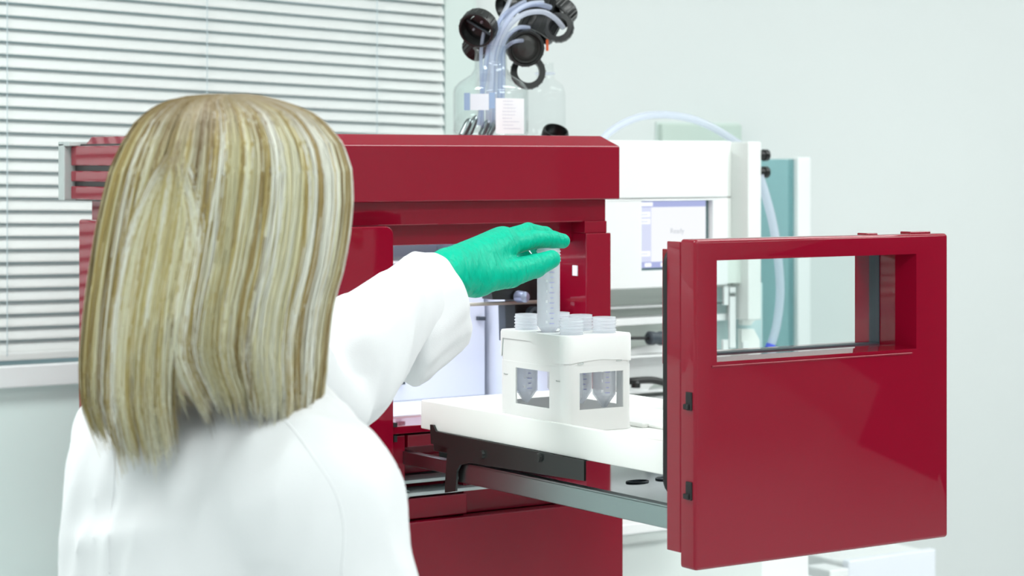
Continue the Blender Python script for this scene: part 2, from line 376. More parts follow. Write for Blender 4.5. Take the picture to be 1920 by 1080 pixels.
mk('side_panel', mb(bmesh.new(), ML+.006, ML+.02, 2.70, MBK-.02, .775, 1.49, .002), M['red'], mc)
mk('side_panel', mb(bmesh.new(), ML-.012, ML+.006, 2.70, MBK-.01, 1.0, 1.457, .004), M['red'], mc)
mk('back_panel', mb(bmesh.new(), ML+.02, MR-.013, MBK-.04, MBK-.02, .775, 1.49), M['red'], mc)
# left sliding door leaf with a rounded corner
x0 = (ML+.022)*K; x1 = PYM(738, 600, 2.68).x; zt_ = mz(1.4555); zb_ = mz(1.035); r = .012
pts = [(x0, 2.68*K, zb_), (x1, 2.68*K, zb_)]+[(x1-r+r*math.sin(a), 2.68*K, zt_-r+r*math.cos(a)) for a in [math.pi/2*(1-k/6) for k in range(7)]]+[(x0, 2.68*K, zt_)]
bm = prism(bmesh.new(), [Vector(p) for p in pts], Vector((0, .018, 0)), .0015); mk('left_door', bm, M['red'], mc)
# lower front panel and ledge with steps under the opening
mk('lower_panel', mb(bmesh.new(), ML+.0, MR, 2.677, 2.70, .770, 1.030, .002), M['red'], mc)
mk('lower_ledge', mb(bmesh.new(), ML+.02, MR-.014, 2.70, 2.80, 1.016, 1.026, .001), M['red'], mc)
mk('sill', mb(bmesh.new(), 1.60, 1.966, 2.70, 2.80, 1.155, 1.166, .001), M['red'], mc)
mk('recess_back', mb(bmesh.new(), 1.60, 1.966, 2.81, 2.82, 1.026, 1.155, .0), M['red'], mc)
mk('sill_step', mb(bmesh.new(), 1.600, 1.645, 2.705, 2.79, 1.080, 1.152, .0015), M['red'], mc)
mk('sill_step', mb(bmesh.new(), 1.648, 1.735, 2.703, 2.75, 1.134, 1.152, .0015), M['red'], mc)
mk('sill_step', mb(bmesh.new(), 1.665, 1.735, 2.755, 2.80, 1.088, 1.128, .0015), M['red'], mc)
mk('sill_step', mb(bmesh.new(), 1.600, 1.742, 2.69, 2.75, 1.032, 1.062, .0015), M['red'], mc)
mk('sill_step', mb(bmesh.new(), 1.745, 1.965, 2.705, 2.76, 1.030, 1.078, .0015), M['red'], mc)
mk('slot_strip', mb(bmesh.new(), 1.62, 1.80, 2.70, 2.745, 1.082, 1.087, .0008), M['grey'], mc)
mk('slot_strip', mb(bmesh.new(), 1.62, 1.80, 2.685, 2.74, 1.066, 1.071, .0008), M['grey'], mc)
mk('slot_liner', mb(bmesh.new(), 1.645, 1.965, 2.795, 2.808, 1.072, 1.154), M['black'], mc)
mk('slot_bolt', lathe(bmesh.new(), [(0, .012), (.003, .012), (.004, .006), (.006, .006), (.006, 0), (0, 0)], PYM(759, 926, 2.70), (0, -1, 0), 14), M['steel'], mc)
# white interior
iz0 = 1.166
bm = mb(bmesh.new(), 1.42, 1.966, 3.13, 3.15, iz0, 1.487); mb(bm, 1.42, 1.44, 2.72, 3.13, iz0, 1.487); mb(bm, 1.44, 1.966, 2.80, 3.13, iz0-.008, iz0+.002)
mb(bm, 1.44, 1.966, 2.78, 3.13, 1.478, 1.487); mb(bm, 1.966, 1.98, 2.80, 3.13, iz0, 1.487)
mk('inner_liner', bm, M['liner'], mc)
il = area('interior_lamp', (1.70*K, 2.92*K, mz(1.47)), (0, 0, 0), .40, .22, 1.9, (.92, .96, 1.0))
# inner white carriage box with seam, rod, gripper
mk('carriage_box', mb(bmesh.new(), 1.445, 1.955, 2.965, 3.12, 1.168, 1.315, .002), M['liner'], mc)
mk('carriage_box', mb(bmesh.new(), 1.445, 1.955, 2.968, 3.12, 1.317, 1.345, .002), M['liner'], mc)
mk('shelf_lip', mb(bmesh.new(), 1.445, 1.95, 2.92, 3.12, 1.436, 1.44, .001), M['white'], mc)
mk('shelf_lip', mb(bmesh.new(), 1.445, 1.95, 2.98, 3.12, 1.385, 1.389, .001), M['cream'], mc)
p0 = PYM(700, 578, 2.84); p1 = PYM(1008, 566, 2.79)
mk('guide_rod', tube(bmesh.new(), [p0, p1], .0028, 12), mat('satin_rod', (.62, .60, .52), .45, metal=.6), mc, smooth=True)
def mpx(bm, a, y, dy, bev=.001):
    pts = [PYM(px, py, y) for (px, py) in a]; return prism(bm, pts[::-1], Vector((0, dy*K, 0)), bev)
mk('gripper_post', mpx(bmesh.new(), [(947, 568), (966, 568), (967, 640), (949, 640)], 2.800, .02), M['dgrey'], mc)
bm = mpx(bmesh.new(), [(966, 512), (1010, 508), (1010, 640), (966, 640)], 2.815, .03); mpx(bm, [(922, 548), (922, 538), (932, 530), (966, 522), (966, 562), (924, 562)], 2.79, .03)
mpx(bm, [(962, 500), (990, 498), (996, 560), (966, 562)], 2.80, .04)
mk('gripper_body', bm, M['black'], mc)
mk('gripper_knob', lathe(bmesh.new(), [(0, .02), (.008, .018), (.009, .0), (0, 0)], PYM(972, 556, 2.785), (0, -1, 0), 18), mat('blue_grey_metal', (.35, .4, .55), .3, metal=.6), mc)
bm = bmesh.new(); lathe(bm, [(.006, .012), (.011, .012), (.011, 0), (.006, 0), (.006, .012)], PYM(996, 588, 2.800), (0, -1, 0), 20)
mk('gripper_pulley', bm, M['dgrey'], mc)
mk('gripper_plate', mpx(bmesh.new(), [(985, 515), (1012, 513), (1012, 562), (988, 560)], 2.85, .01), M['grey'], mc)
for (px, py) in ((905, 597), (754, 717)):
    mk('carriage_catch', mpx(bmesh.new(), [(px-6, py-3), (px+6, py-3), (px+6, py+4), (px-6, py+4)], 2.955, .012, .0), M['dgrey'], mc)
bm = bmesh.new(); mpx(bm, [(739, 793), (745, 793), (745, 801), (739, 801)], 2.698, .01, 0); mpx(bm, [(739, 817), (745, 817), (745, 829), (739, 829)], 2.698, .01, 0)
mk('door_stop', bm, M['rubber'], mc)
mk('latch_pin', lathe(bmesh.new(), [(0, .01), (.005, .01), (.005, 0), (0, 0)], PYM(1091, 480, 2.745), (-1, 0, 0), 12), M['grey'], mc)

# ------------------------------------------------------------------ pulled-out drawer
DX0, DX1, DYF, DYB = 1.545, 1.941, 1.915, 1.965; DZ0, DZ1 = 1.0885, 1.4605
wxa = PY(1357, 600, DYF).x; wxb = PY(1707, 600, DYF).x; wza, wzb = 1.3245, 1.4365
dr = bmesh.new()
# front skin: frame around the window, rounded outer edges
def frame_plate(bm, x0, x1, z0, z1, ax, bx_, az, bz, y0, y1, bev, bevel_inner=0.0):
    t = bmesh.new()
    o = [(x0, z0), (x1, z0), (x1, z1), (x0, z1)]; i = [(ax, az), (bx_, az), (bx_, bz), (ax, bz)]
    F0 = [t.verts.new((x, y0, z)) for x, z in o]; I0 = [t.verts.new((x+(bevel_inner*(-1 if k in (0, 3) else 1)), y0, z+(-.25*bevel_inner if k in (0, 1) else 0))) for k, (x, z) in enumerate(i)]
    B0 = [t.verts.new((x, y1, z)) for x, z in o]; I1 = [t.verts.new((x, y1, z)) for x, z in i]
    for k in range(4):
        j = (k+1) % 4
        t.faces.new((F0[k], F0[j], I0[j], I0[k])); t.faces.new((B0[j], B0[k], I1[k], I1[j])); t.faces.new((F0[j], F0[k], B0[k], B0[j])); t.faces.new((I0[k], I0[j], I1[j], I1[k]))
    bmesh.ops.recalc_face_normals(t, faces=t.faces)
    if bev:
        es = [e for e in t.edges if all(v in F0 for v in e.verts) or (set(e.verts) & set(F0) and set(e.verts) & set(B0))]
        bmesh.ops.bevel(t, geom=es, offset=bev, segments=4, affect='EDGES', profile=.5)
    return merge(bm, t)
frame_plate(dr, DX0, DX1, DZ0, DZ1, wxa, wxb, wza, wzb, DYF, DYF+.026, .0045, .010)
o = mk('drawer_front', dr, M['red'], mc); autosmooth(o, 25)
dfront = o
bk = bmesh.new()
frame_plate(bk, DX0-.001, DX1+.001, DZ0+.017, DZ1-.003, wxa, wxb, wza, wzb, DYF+.026, DYB, .0015)
mk('rear_frame', bk, M['red'], dfront)
frame_plate(bb := bmesh.new(), wxa-.012, wxb+.012, wza-.012, wzb+.010, wxa, wxb, wza, wzb, DYB, 2.012, .001)
mk('window_tunnel', bb, M['red'], dfront)
bm = bmesh.new(); frame_plate(bm, wxa+.0, wxb, wza, wzb, wxa+.0015, wxb-.0015, wza+.0015, wzb-.0015, 1.968, 1.985, 0); mk('window_seal', bm, M['dgrey'], dfront)
mk('window_pane', box(bmesh.new(), wxa, wxb, 1.974, 1.979, wza, wzb), M['pane'], dfront)
mk('window_ledge', box(bmesh.new(), wxa-.018, wxb+.002, DYF-.0015, DYF+.010, wza-.0085, wza-.0065, .0006), M['red'], dfront)
# gasket along the rear edge
def rrect(x0, x1, z0, z1, r, y, n=6):
    out = []
    for (cx, cz, a0) in ((x1-r, z0+r, -90), (x1-r, z1-r, 0), (x0+r, z1-r, 90), (x0+r, z0+r, 180)):
        for k in range(n+1):
            a = math.radians(a0+90*k/n); out.append(Vector((cx+r*math.cos(a), y, cz+r*math.sin(a))))
    return out
g = rrect(DX0+.002, DX1-.002, 1.168, DZ1-.012, .018, DYB+.004); bm = bmesh.new(); tube(bm, g+[g[0], g[1]], .0048, 8, False); mk('gasket', bm, M['rubber'], dfront, smooth=True)
# latch slots on the door's left edge, with catches
for py in (752, 920):
    p = PX(1293, py, DX0); bm = bmesh.new()
    box(bm, DX0-.0022, DX0+.004, p.y-.005, p.y+.005, p.z-.0105, p.z+.010, .0008); box(bm, DX0-.005, DX0, p.y-.002, p.y+.0065, p.z-.0095, p.z-.0035, .001)
    mk('latch_slot', bm, M['rubber'], dfront)
mk('top_catch', box(bmesh.new(), DX1-.052, DX1-.018, DYF+.012, DYF+.03, DZ1-.001, DZ1+.0025, .001), M['red'], dfront)
mk('top_catch', box(bmesh.new(), 1.818, 1.835, DYF+.012, DYF+.03, DZ1-.001, DZ1+.002, .001), M['red'], dfront)
# tray with a rim
TX0, TX1, TYN, TYF, TZ0, TZ1 = 1.552, 1.829, 1.972, 2.512, 1.188, 1.2265
bm = bmesh.new(); t = bmesh.new(); rim = .008; fl = 1.2105
o_ = [(TX0, TYN), (TX1, TYN), (TX1, TYF), (TX0, TYF)]; i_ = [(TX0+rim, TYN+rim), (TX1-rim, TYN+rim), (TX1-rim, TYF-rim), (TX0+rim, TYF-rim)]
A = [t.verts.new((x, y, TZ0)) for x, y in o_]; B = [t.verts.new((x, y, TZ1)) for x, y in o_]; Cc = [t.verts.new((x, y, TZ1)) for x, y in i_]; D = [t.verts.new((x, y, fl)) for x, y in i_]
t.faces.new(A[::-1]); t.faces.new(D)
for k in range(4):
    j = (k+1) % 4; t.faces.new((A[k], A[j], B[j], B[k])); t.faces.new((B[k], B[j], Cc[j], Cc[k])); t.faces.new((Cc[k], Cc[j], D[j], D[k]))
bmesh.ops.recalc_face_normals(t, faces=t.faces)
bmesh.ops.bevel(t, geom=list(t.edges), offset=.0016, segments=3, affect='EDGES', profile=.5); merge(bm, t)
tray = mk('drawer_tray', bm, M['cream'], mc); autosmooth(tray, 30)
# moulded corner nest for the rack on the tray floor
bm = bmesh.new(); box(bm, 1.689, 1.70, 2.20, 2.36, fl, fl+.006, .002); box(bm, 1.70, 1.818, 2.05, 2.36, fl, fl+.0035, .002)
mk('rack_nest', bm, M['cream'], tray)
# dark side plate under the tray, its hook, steel rails and base plate
pl = [(806, 796), (812, 797), (817, 809), (1095, 864), (1095, 902), (880, 868), (862, 872), (856, 884), (854, 921), (834, 924), (834, 908), (839, 838), (808, 832)]
bm = bmesh.new(); t = bmesh.new(); xs = TX0-.0035
vsA = [t.verts.new(PX(px, py, xs)) for px, py in pl]; f = t.faces.new(vsA); r_ = bmesh.ops.extrude_face_region(t, geom=[f])
bmesh.ops.translate(t, verts=[v for v in r_['geom'] if isinstance(v, bmesh.types.BMVert)], vec=(.003, 0, 0)); bmesh.ops.recalc_face_normals(t, faces=t.faces); bmesh.ops.triangulate(t, faces=[f for f in t.faces if len(f.verts) > 4]); merge(bm, t)
mk('side_plate', bm, M['blackm'], mc)
bm = bmesh.new()
for (px, py) in ((905, 852), (1012, 858)):
    p = PX(px, py, xs); lathe(bm, [(0, .004), (.005, .004), (.006, 0), (0, 0)], p, (-1, 0, 0), 12)
mk('plate_bolt', bm, M['blackm'], mc)
mk('under_tray', box(bmesh.new(), TX0+.012, 1.70, 2.30, 2.50, 1.158, 1.187, .002), M['blackm'], mc)
def rail(xa, sgn):
    z1_, z0_ = 1.152, 1.126; bm = bmesh.new()
    box(bm, min(xa, xa+sgn*.0025), max(xa, xa+sgn*.0025), 1.966, 2.425, z0_, z1_, .001)
    box(bm, min(xa, xa+sgn*.013), max(xa, xa+sgn*.013), 1.966, 2.425, z1_-.003, z1_+.0012, .0014); box(bm, min(xa, xa+sgn*.012), max(xa, xa+sgn*.012), 1.966, 2.425, z0_, z0_+.002, .001)
    return mk('slide_rail', bm, M['steel'], mc)
rail(1.556, 1); rail(1.926, -1)
mk('inner_slide', box(bmesh.new(), 1.568, 1.580, 2.10, 2.68, 1.130, 1.148, .001), M['steel'], mc)
mk('inner_slide', box(bmesh.new(), 1.902, 1.913, 2.10, 2.68, 1.130, 1.148, .001), M['steel'], mc)
bp = mk('base_plate', box(bmesh.new(), 1.582, 1.900, 1.967, 2.60, 1.1275, 1.1305, .0005), M['polish'], mc)
for (px, py, s) in ((1195, 903, .010), (1262, 896, .016)):
    r = ray(px, py); p = C0+r*((1.1312-CZ)/r.z); bm = bmesh.new()
    pts = [Vector((p.x+s*1.6*math.cos(a), p.y+s*math.sin(a), 1.1312)) for a in [2*math.pi*k/20 for k in range(22)]]; tube(bm, pts, .0013, 6, False); mk('slot_rim', bm, M['dgrey'], bp)

# ------------------------------------------------------------------ tube rack standing on the tray, with its tubes
RX0, RX1, RY0, RY1, RZ0, RZ1 = 1.574, 1.681, 2.207, 2.358, 1.2108, 1.331
TC = [(1.602, 2.333), (1.602, 2.283), (1.602, 2.233), (1.653, 2.333), (1.653, 2.283), (1.653, 2.233)]
rk = thing('tube_rack', ((RX0+RX1)/2, (RY0+RY1)/2, RZ0), 'white plastic rack with window cutouts holding tubes on the drawer tray', 'rack')
def loop_pts(g):
    """rounded rectangle grown by g: list of (x, y, s_face, coord)"""
    r = .014; x0, x1, y0, y1 = RX0-g, RX1+g, RY0-g, RY1+g; out = []
    def edge(a, b, n_, cuts):
        return sorted(set([a, b]+[c for c in cuts if min(a, b) < c < max(a, b)]+[a+(b-a)*k/n_ for k in range(n_+1)]), reverse=a > b)
    ycut = [2.2415, 2.3165]; xcut = [1.596, 1.664]
    for yv in edge(y1-r, y0+r, 10, ycut): out.append((x0, yv, 'L'))
    for k in range(1, 6): a = math.pi+math.pi/2*k/6; out.append((x0+r+r*math.cos(a), y0+r+r*math.sin(a), 'c'))
    for xv in edge(x0+r, x1-r, 8, xcut): out.append((xv, y0, 'F'))
    for k in range(1, 6): a = -math.pi/2+math.pi/2*k/6; out.append((x1-r+r*math.cos(a), y0+r+r*math.sin(a), 'c'))
    for yv in edge(y0+r, y1-r, 10, ycut): out.append((x1, yv, 'R'))
    for k in range(1, 6): a = math.pi/2*k/6; out.append((x1-r+r*math.cos(a), y1-r+r*math.sin(a), 'c'))
    for xv in edge(x1-r, x0+r, 8, xcut): out.append((xv, y1, 'B'))
    for k in range(1, 6): a = math.pi/2+math.pi/2*k/6; out.append((x0+r+r*math.cos(a), y1-r+r*math.sin(a), 'c'))
    return out
def solid(me_or_bm, th, off=-1):
    me = bpy.data.meshes.new('t'); me_or_bm.to_mesh(me); me_or_bm.free(); o = bpy.data.objects.new('t', me); COL.objects.link(o)
    m = o.modifiers.new('s', 'SOLIDIFY'); m.thickness = th; m.offset = off; bpy.context.view_layer.update()
    r = bpy.data.meshes.new_from_object(o.evaluated_get(bpy.context.evaluated_depsgraph_get())); bpy.data.objects.remove(o); return r
zr = [RZ0, 1.2385, 1.255, 1.27, 1.2845, 1.292]
lp = loop_pts(0)
bm = bmesh.new(); rows = [[bm.verts.new((x, y, z)) for (x, y, f) in lp] for z in zr]; N = len(lp)
def inwin(k):
    (xa, ya, fa), (xb, yb, fb) = lp[k], lp[(k+1) % N]
    if fa != fb or fa == 'c': return False
    if fa in 'LR': m_ = (ya+yb)/2; return 2.2415 < m_ < 2.3165
    m_ = (xa+xb)/2; return 1.596 < m_ < 1.664
for i in range(len(zr)-1):
    for k in range(N):
        if 1 <= i <= 3 and inwin(k): continue
        bm.faces.new((rows[i][k], rows[i][(k+1) % N], rows[i+1][(k+1) % N], rows[i+1][k]))
o = mk('rack_body', solid(bm, .0022), M['plastic'], rk); autosmooth(o, 35)
bm = bmesh.new(); box(bm, RX0+.003, RX1-.003, RY0+.003, RY1-.003, RZ0, RZ0+.003, .001); mk('rack_floor', bm, M['plastic'], rk)
def seam(x, y, f):
    c = {'L': (y-(RY0+RY1)/2)/(RY1-RY0), 'R': (y-(RY0+RY1)/2)/(RY1-RY0), 'F': (x-(RX0+RX1)/2)/(RX1-RX0), 'B': (x-(RX0+RX1)/2)/(RX1-RX0)}.get(f, .5)
    c = abs(c)*2
    if f in 'LR': return 1.3205-.024*max(0, min(1, (c-.1)/.5)) if y < (RY0+RY1)/2 else 1.3205
    return 1.2965+.004*(1-min(1, c))
lp2 = loop_pts(.0012); bm = bmesh.new()
low = [bm.verts.new((x, y, seam(x, y, f))) for (x, y, f) in lp2]; hi = [bm.verts.new((x, y, RZ1-.003)) for (x, y, f) in lp2]; hi2 = [bm.verts.new((x*.985+.015*(RX0+RX1)/2, y*.985+.015*(RY0+RY1)/2, RZ1)) for (x, y, f) in lp2]
for k in range(N):
    j = (k+1) % N; bm.faces.new((low[k], low[j], hi[j], hi[k])); bm.faces.new((hi[k], hi[j], hi2[j], hi2[k]))
ed = [bm.edges.get((hi2[k], hi2[(k+1) % N])) for k in range(N)]
for (cx, cy) in TC:
    c_ = [bm.verts.new((cx+.0155*math.cos(a), cy+.0155*math.sin(a), RZ1)) for a in [2*math.pi*k/28 for k in range(28)]]
    ed += [bm.edges.new((c_[k], c_[(k+1) % 28])) for k in range(28)]
bmesh.ops.triangle_fill(bm, use_beauty=True, use_dissolve=False, edges=ed, normal=(0, 0, 1)); bmesh.ops.recalc_face_normals(bm, faces=bm.faces)
o = mk('rack_lid', solid(bm, .0012), M['plastic'], rk); autosmooth(o, 35)
# upper wall behind the lid
bm = bmesh.new(); lp3 = loop_pts(-.0004); a_ = [bm.verts.new((x, y, 1.2915)) for x, y, f in lp3]; b_ = [bm.verts.new((x, y, 1.328)) for x, y, f in lp3]
for k in range(N): bm.faces.new((a_[k], a_[(k+1) % N], b_[(k+1) % N], b_[k]))
mk('rack_collar', solid(bm, .001), M['plastic'], rk)
for (px, py, kind) in ((1088, 683, 'F'), (1160, 676, 'F'), (949, 701, 'L'), (1047, 715, 'L')):
    bm = bmesh.new()
    if kind == 'F': p = PY(px, py, RY0); tube(bm, [p+Vector((-.004, -.0006, 0)), p+Vector((.004, -.0006, 0)), p+Vector((.004, -.0006, .002))], .0006, 6)
    else: p = PX(px, py, RX0); tube(bm, [p+Vector((-.0006, .004, .001)), p+Vector((-.0006, .004, 0)), p+Vector((-.0006, -.004, 0))], .0005, 6)
    mk('rack_clip', bm, M['grey'], rk)
def tube_profile(h=.115):
    """open screw-top centrifuge tube: thin wall, thread ridges, conical foot"""
    R = .0146; o_ = [(0, 0), (.003, .0005), (.0135, .0155), (R, .0165), (R, h-.017), (R+.0012, h-.0165), (R+.0012, h-.0155), (R, h-.015)]
    for k in range(3): zt__ = h-.013+.004*k; o_ += [(R, zt__), (R+.0011, zt__+.0008), (R+.0011, zt__+.0016), (R, zt__+.0024)]
    o_ += [(R, h), (R-.0012, h), (R-.0014, .018), (.0122, .0165), (.002, .002), (0, .0018)]
    return o_
def make_tube(x, y, z, label, group):
    t = thing('centrifuge_tube', (x, y, z), label, 'tube', group)
    o = mk('tube_wall', lathe(bmesh.new(), tube_profile(), (x, y, z), (0, 0, 1), 36), M['tubep'], t); autosmooth(o, 50)
    dirv = Vector((-x, -y, 0)).normalized(); base = math.atan2(dirv.y, dirv.x)
    for nm, da, w, mt, zs in (('graduation_mark', .30, .22, 'violet', [.02+.0065*k for k in range(11)]), ('number_mark', -.15, .10, 'tick', [.022+.013*k for k in range(6)])):
        bm = bmesh.new()
        for q, zz in enumerate(zs):
            hh = .0006 if nm == 'graduation_mark' else .0018; ww = w*(1 if q % 2 == 0 else .6)
            ps = []
            for s in (0, 1):
                ps.append([bm.verts.new((x+.01472*math.cos(base+da+ww*(k/4-.5)*2), y+.01472*math.sin(base+da+ww*(k/4-.5)*2), z+zz+hh*(1 if s else -1))) for k in range(5)])
            for k in range(4): bm.faces.new((ps[0][k], ps[0][k+1], ps[1][k+1], ps[1][k]))
        g = mk(nm, bm, M[mt], t); g['kind'] = 'stuff'
    return t
make_tube(1.602, 2.283, 1.4375-.115, 'clear graduated tube being lifted out of the white rack by the gloved hand', 'sample tubes of the rack')
names = {0: 'open clear tube in the rack left of the lifted tube', 2: 'open clear tube at the rack corner nearest the camera', 3: 'open clear tube peeking from behind the lifted tube', 4: 'open clear tube in the middle of the right-hand row of the rack', 5: 'rightmost open clear tube standing in the white rack'}
for k in (0, 2, 3, 4, 5): make_tube(TC[k][0], TC[k][1], RZ0+.0032+.022, names[k], 'sample tubes of the rack')
bm = bmesh.new()
# ------------------------------------------------------------------ white touchscreen instrument behind the red cabinet
YI = 2.95
fx = lambda px, Y=YI: PY(px, 300, Y).x
fz = lambda py, px=1300, Y=YI: PY(px, py, Y).z
wi = thing('touchscreen_instrument', (2.25, 3.15, .80), 'white boxy instrument with small touchscreen standing behind the red cabinet', 'instrument')
ix0, ix1, ix2, ix3 = 1.96, fx(1366), fx(1396), fx(1421)
ztop, zbot, zsm = fz(264), fz(537), fz(372, 1260)
sx0, sx1, sz0, sz1 = fx(1203), fx(1337), fz(508, 1210), fz(375, 1270)
mk('upper_cover', box(bmesh.new(), ix0, ix1, YI, 3.42, zsm+.0006, ztop, .003), M['white'], wi)
bm = bmesh.new(); frame_plate(bm, ix0, ix1, zbot, zsm-.0006, sx0, sx1, sz0, sz1, YI, 3.02, .003); box(bm, ix0, ix1, 3.02, 3.42, zbot, zsm-.0006)
mk('screen_housing', bm, M['white'], wi)
bm = bmesh.new(); box(bm, ix1-.001, ix2, YI+.035, 3.42, zsm+.0006, ztop, .002); box(bm, ix1-.001, ix2, YI+.035, 3.42, fz(540, 1390), zsm-.0006, .002); mk('side_recess', bm, M['cream'], wi)
# screen in its recess
YS = YI+.012
bz = mk('screen_bezel', box(bmesh.new(), sx0, sx1, YS+.001, YS+.01, sz0, sz1), mat('screen_frame_grey', (.10, .16, .17), .3), wi)
def sc_rect(name, a, b, c, d, m, dy=0.0):
    p = PY(a, c, YS); q = PY(b, d, YS); zc = fz; 
    return mk(name, box(bmesh.new(), p.x, q.x, YS-.0004-dy, YS+.0012, min(p.z, q.z), max(p.z, q.z)), m, bz)
sw = sx1-sx0
def sr(name, u0, u1, v0, v1, m, dy=0.0):
    return mk(name, box(bmesh.new(), sx0+u0*sw, sx0+u1*sw, YS-.0004-dy, YS+.0012, sz0+v0*(sz1-sz0), sz0+v1*(sz1-sz0)), m, bz)
sr('display', .19, .955, .12, .90, M['scr_white']); sr('title_bar', .0, .955, .90, .985, M['scr_bar']); sr('side_bar', 0, .19, .12, .90, M['scr_side']); sr('task_bar', 0, .955, .035, .12, M['scr_bar'])
sr('title_tab', .0, .21, .915, .97, M['scr_btn'], .0003)
for v in (.76, .66, .20): sr('menu_button', .01, .175, v, v+.075, M['scr_btn'], .0003)
for (u, u1) in ((.01, .05), (.10, .19), (.32, .38)): sr('task_button', u, u1, .05, .105, M['scr_btn'], .0003)
mk('status_text', text_mesh('Ready', .0125, (sx0+.45*sw, YS-.0009, sz0+.52*(sz1-sz0)), (1, 0, 0), (0, 0, 1)), M['scr_text'], bz)
for v in (.785, .685, .225):
    bm = bmesh.new()
    for q in range(4): box(bm, sx0+(.045+.025*q)*sw, sx0+(.062+.025*q)*sw, YS-.0012, YS-.0008, sz0+v*(sz1-sz0), sz0+(v+.022)*(sz1-sz0))
    mk('menu_caption', bm, M['scr_side'], bz)
# right cheek panel with black fittings, with slotted rear brackets below
bm = bmesh.new(); pts = [(ix2-.001, YI-.01), (ix3, YI-.01), (ix3, 3.40), (ix2-.001, 3.40)]
pz = lambda py: fz(py, 1408)
box(bm, ix2, ix3, YI-.01, 3.40, pz(600), ztop-.001, .003)
mk('cheek_panel', bm, mat('cheek_white', (.82, .85, .83), .4), wi)
YP = YI+.02
def bpl(name, pts, th, m, Y=YP):
    return mk(name, prism(bmesh.new(), [PY(a, c, Y) for a, c in pts][::-1], Vector((0, th, 0)), .0008), m, wi)
bpl('rear_bracket', [(1392, 560), (1424, 560), (1424, 592), (1408, 610), (1392, 610)], .012, M['cream'])
bpl('rear_bracket', [(1391, 617), (1414, 617), (1425, 638), (1425, 672), (1391, 672)], .012, M['cream'])
bpl('teal_backing', [(1325, 530), (1430, 530), (1430, 690), (1325, 690)], .004, mat('backing_teal', (.60, .76, .76), .5), YP+.03)
bpl('corner_block', [(1340, 478), (1397, 478), (1397, 526), (1392, 531), (1340, 531)], .03, mat('block_grey', (.74, .80, .75), .5), YP-.01)
for (a, c, e, f) in ((1369, 556, 1380, 653), (1369, 538, 1380, 549), (1394, 538, 1405, 551), (1392, 558, 1405, 575), (1394, 641, 1404, 656), (1369, 661, 1380, 667), (1358, 536, 1366, 572), (1356, 637, 1366, 672)):
    bpl('slot_insert', [(a, c), (e, c), (e, f), (a, f)], .006, M['white'], YP-.004 if a < 1390 else YP-.006)
for py in (291, 323):
    p = PY(1421, py, YI+.03); bm = bmesh.new(); lathe(bm, [(0, 0), (.0085, 0), (.0085, .012), (.0105, .0125), (.0105, .021), (.008, .023), (0, .023)], p, (1, 0, 0), 18)
    o = mk('hose_fitting', bm, M['black'], wi); autosmooth(o, 40)
# open bay below the screen: stacked white plates
YB2 = 3.03
mk('bay_back', box(bmesh.new(), ix0, ix2, YB2, YB2+.02, .97, zbot), mat('bay_greygreen', (.74, .81, .76), .5), wi)
mk('bay_floor', box(bmesh.new(), ix0, ix2, YI, 3.42, .97, fz(752, 1220), .002), M['white'], wi)
for k, (py, th, dy) in enumerate(((577, .004, .05), (598, .012, .03), (668, .004, .02), (738, .004, .04))):
    z = fz(py, 1220); mk('bay_shelf', box(bmesh.new(), ix0, ix2-.01, YI+dy, YB2, z-th, z, .001), M['white'], wi)
mk('bay_plate', prism(bmesh.new(), [PY(a, c, YI+.06) for a, c in [(1150, 664), (1260, 664), (1260, 640), (1215, 650)]][::-1], Vector((0, .02, 0)), .001), M['white'], wi)
mk('bay_plate', prism(bmesh.new(), [PY(a, c, YI+.055) for a, c in [(1150, 735), (1210, 735), (1262, 690), (1262, 664), (1150, 668)]][::-1], Vector((0, .02, 0)), .001), M['white'], wi)
mk('base_block', box(bmesh.new(), ix0, fx(1430, 2.9), 2.90, 3.40, .802, fz(1010, 1300, 2.9), .004), mat('base_greygreen', (.70, .76, .74), .5), wi)
mk('base_trim', box(bmesh.new(), fx(1430, 2.9), fx(1521, 2.9), 2.905, 3.40, .802, fz(1000, 1470, 2.9), .004), M['white'], wi)
mk('base_step', box(bmesh.new(), ix0, fx(1270, 2.9), 2.85, 2.90, fz(996, 1200, 2.87), fz(975, 1200, 2.87), .003), M['white'], wi)
# black cable ends in the bay
t = thing('power_cable', tuple(PY(1240, 636, YI+.02)), 'black cable with a thick black plug in the white instrument bay', 'cable')
bm = bmesh.new(); tube(bm, spline([PY(1140, 634, YI+.03), PY(1190, 634, YI+.02), PY(1220, 634, YI+.02)], 6), .0028, 10); mk('cord', bm, M['black'], t, smooth=True)
bm = bmesh.new(); pr = [(.0, -.0), (.009, 0), (.012, .003), (.012, .012), (.0105, .016), (.0105, .022), (.0122, .026), (.0122, .05), (.009, .055), (0, .055)]
lathe(bm, pr, PY(1214, 634, YI+.02), (1, 0, -.05), 16); o = mk('plug', bm, M['dgrey'], t); autosmooth(o, 40)
t = thing('black_hose', tuple(PY(1225, 718, YI+.02)), 'black hose curving over the lowest shelf of the white instrument bay', 'hose')
bm = bmesh.new(); tube(bm, spline([PY(1170, 716, YI+.03), PY(1190, 714, YI+.02), PY(1225, 713, YI+.01), PY(1262, 722, YI), PY(1330, 735, YI-.01)], 6), .0062, 12); mk('hose_run', bm, M['black'], t, smooth=True)
bm = bmesh.new(); lathe(bm, [(0, 0), (.008, 0), (.008, .008), (.005, .012), (0, .012)], PY(1192, 727, YI+.01), (0, 0, 1), 14); mk('hose_clamp', bm, M['black'], t)
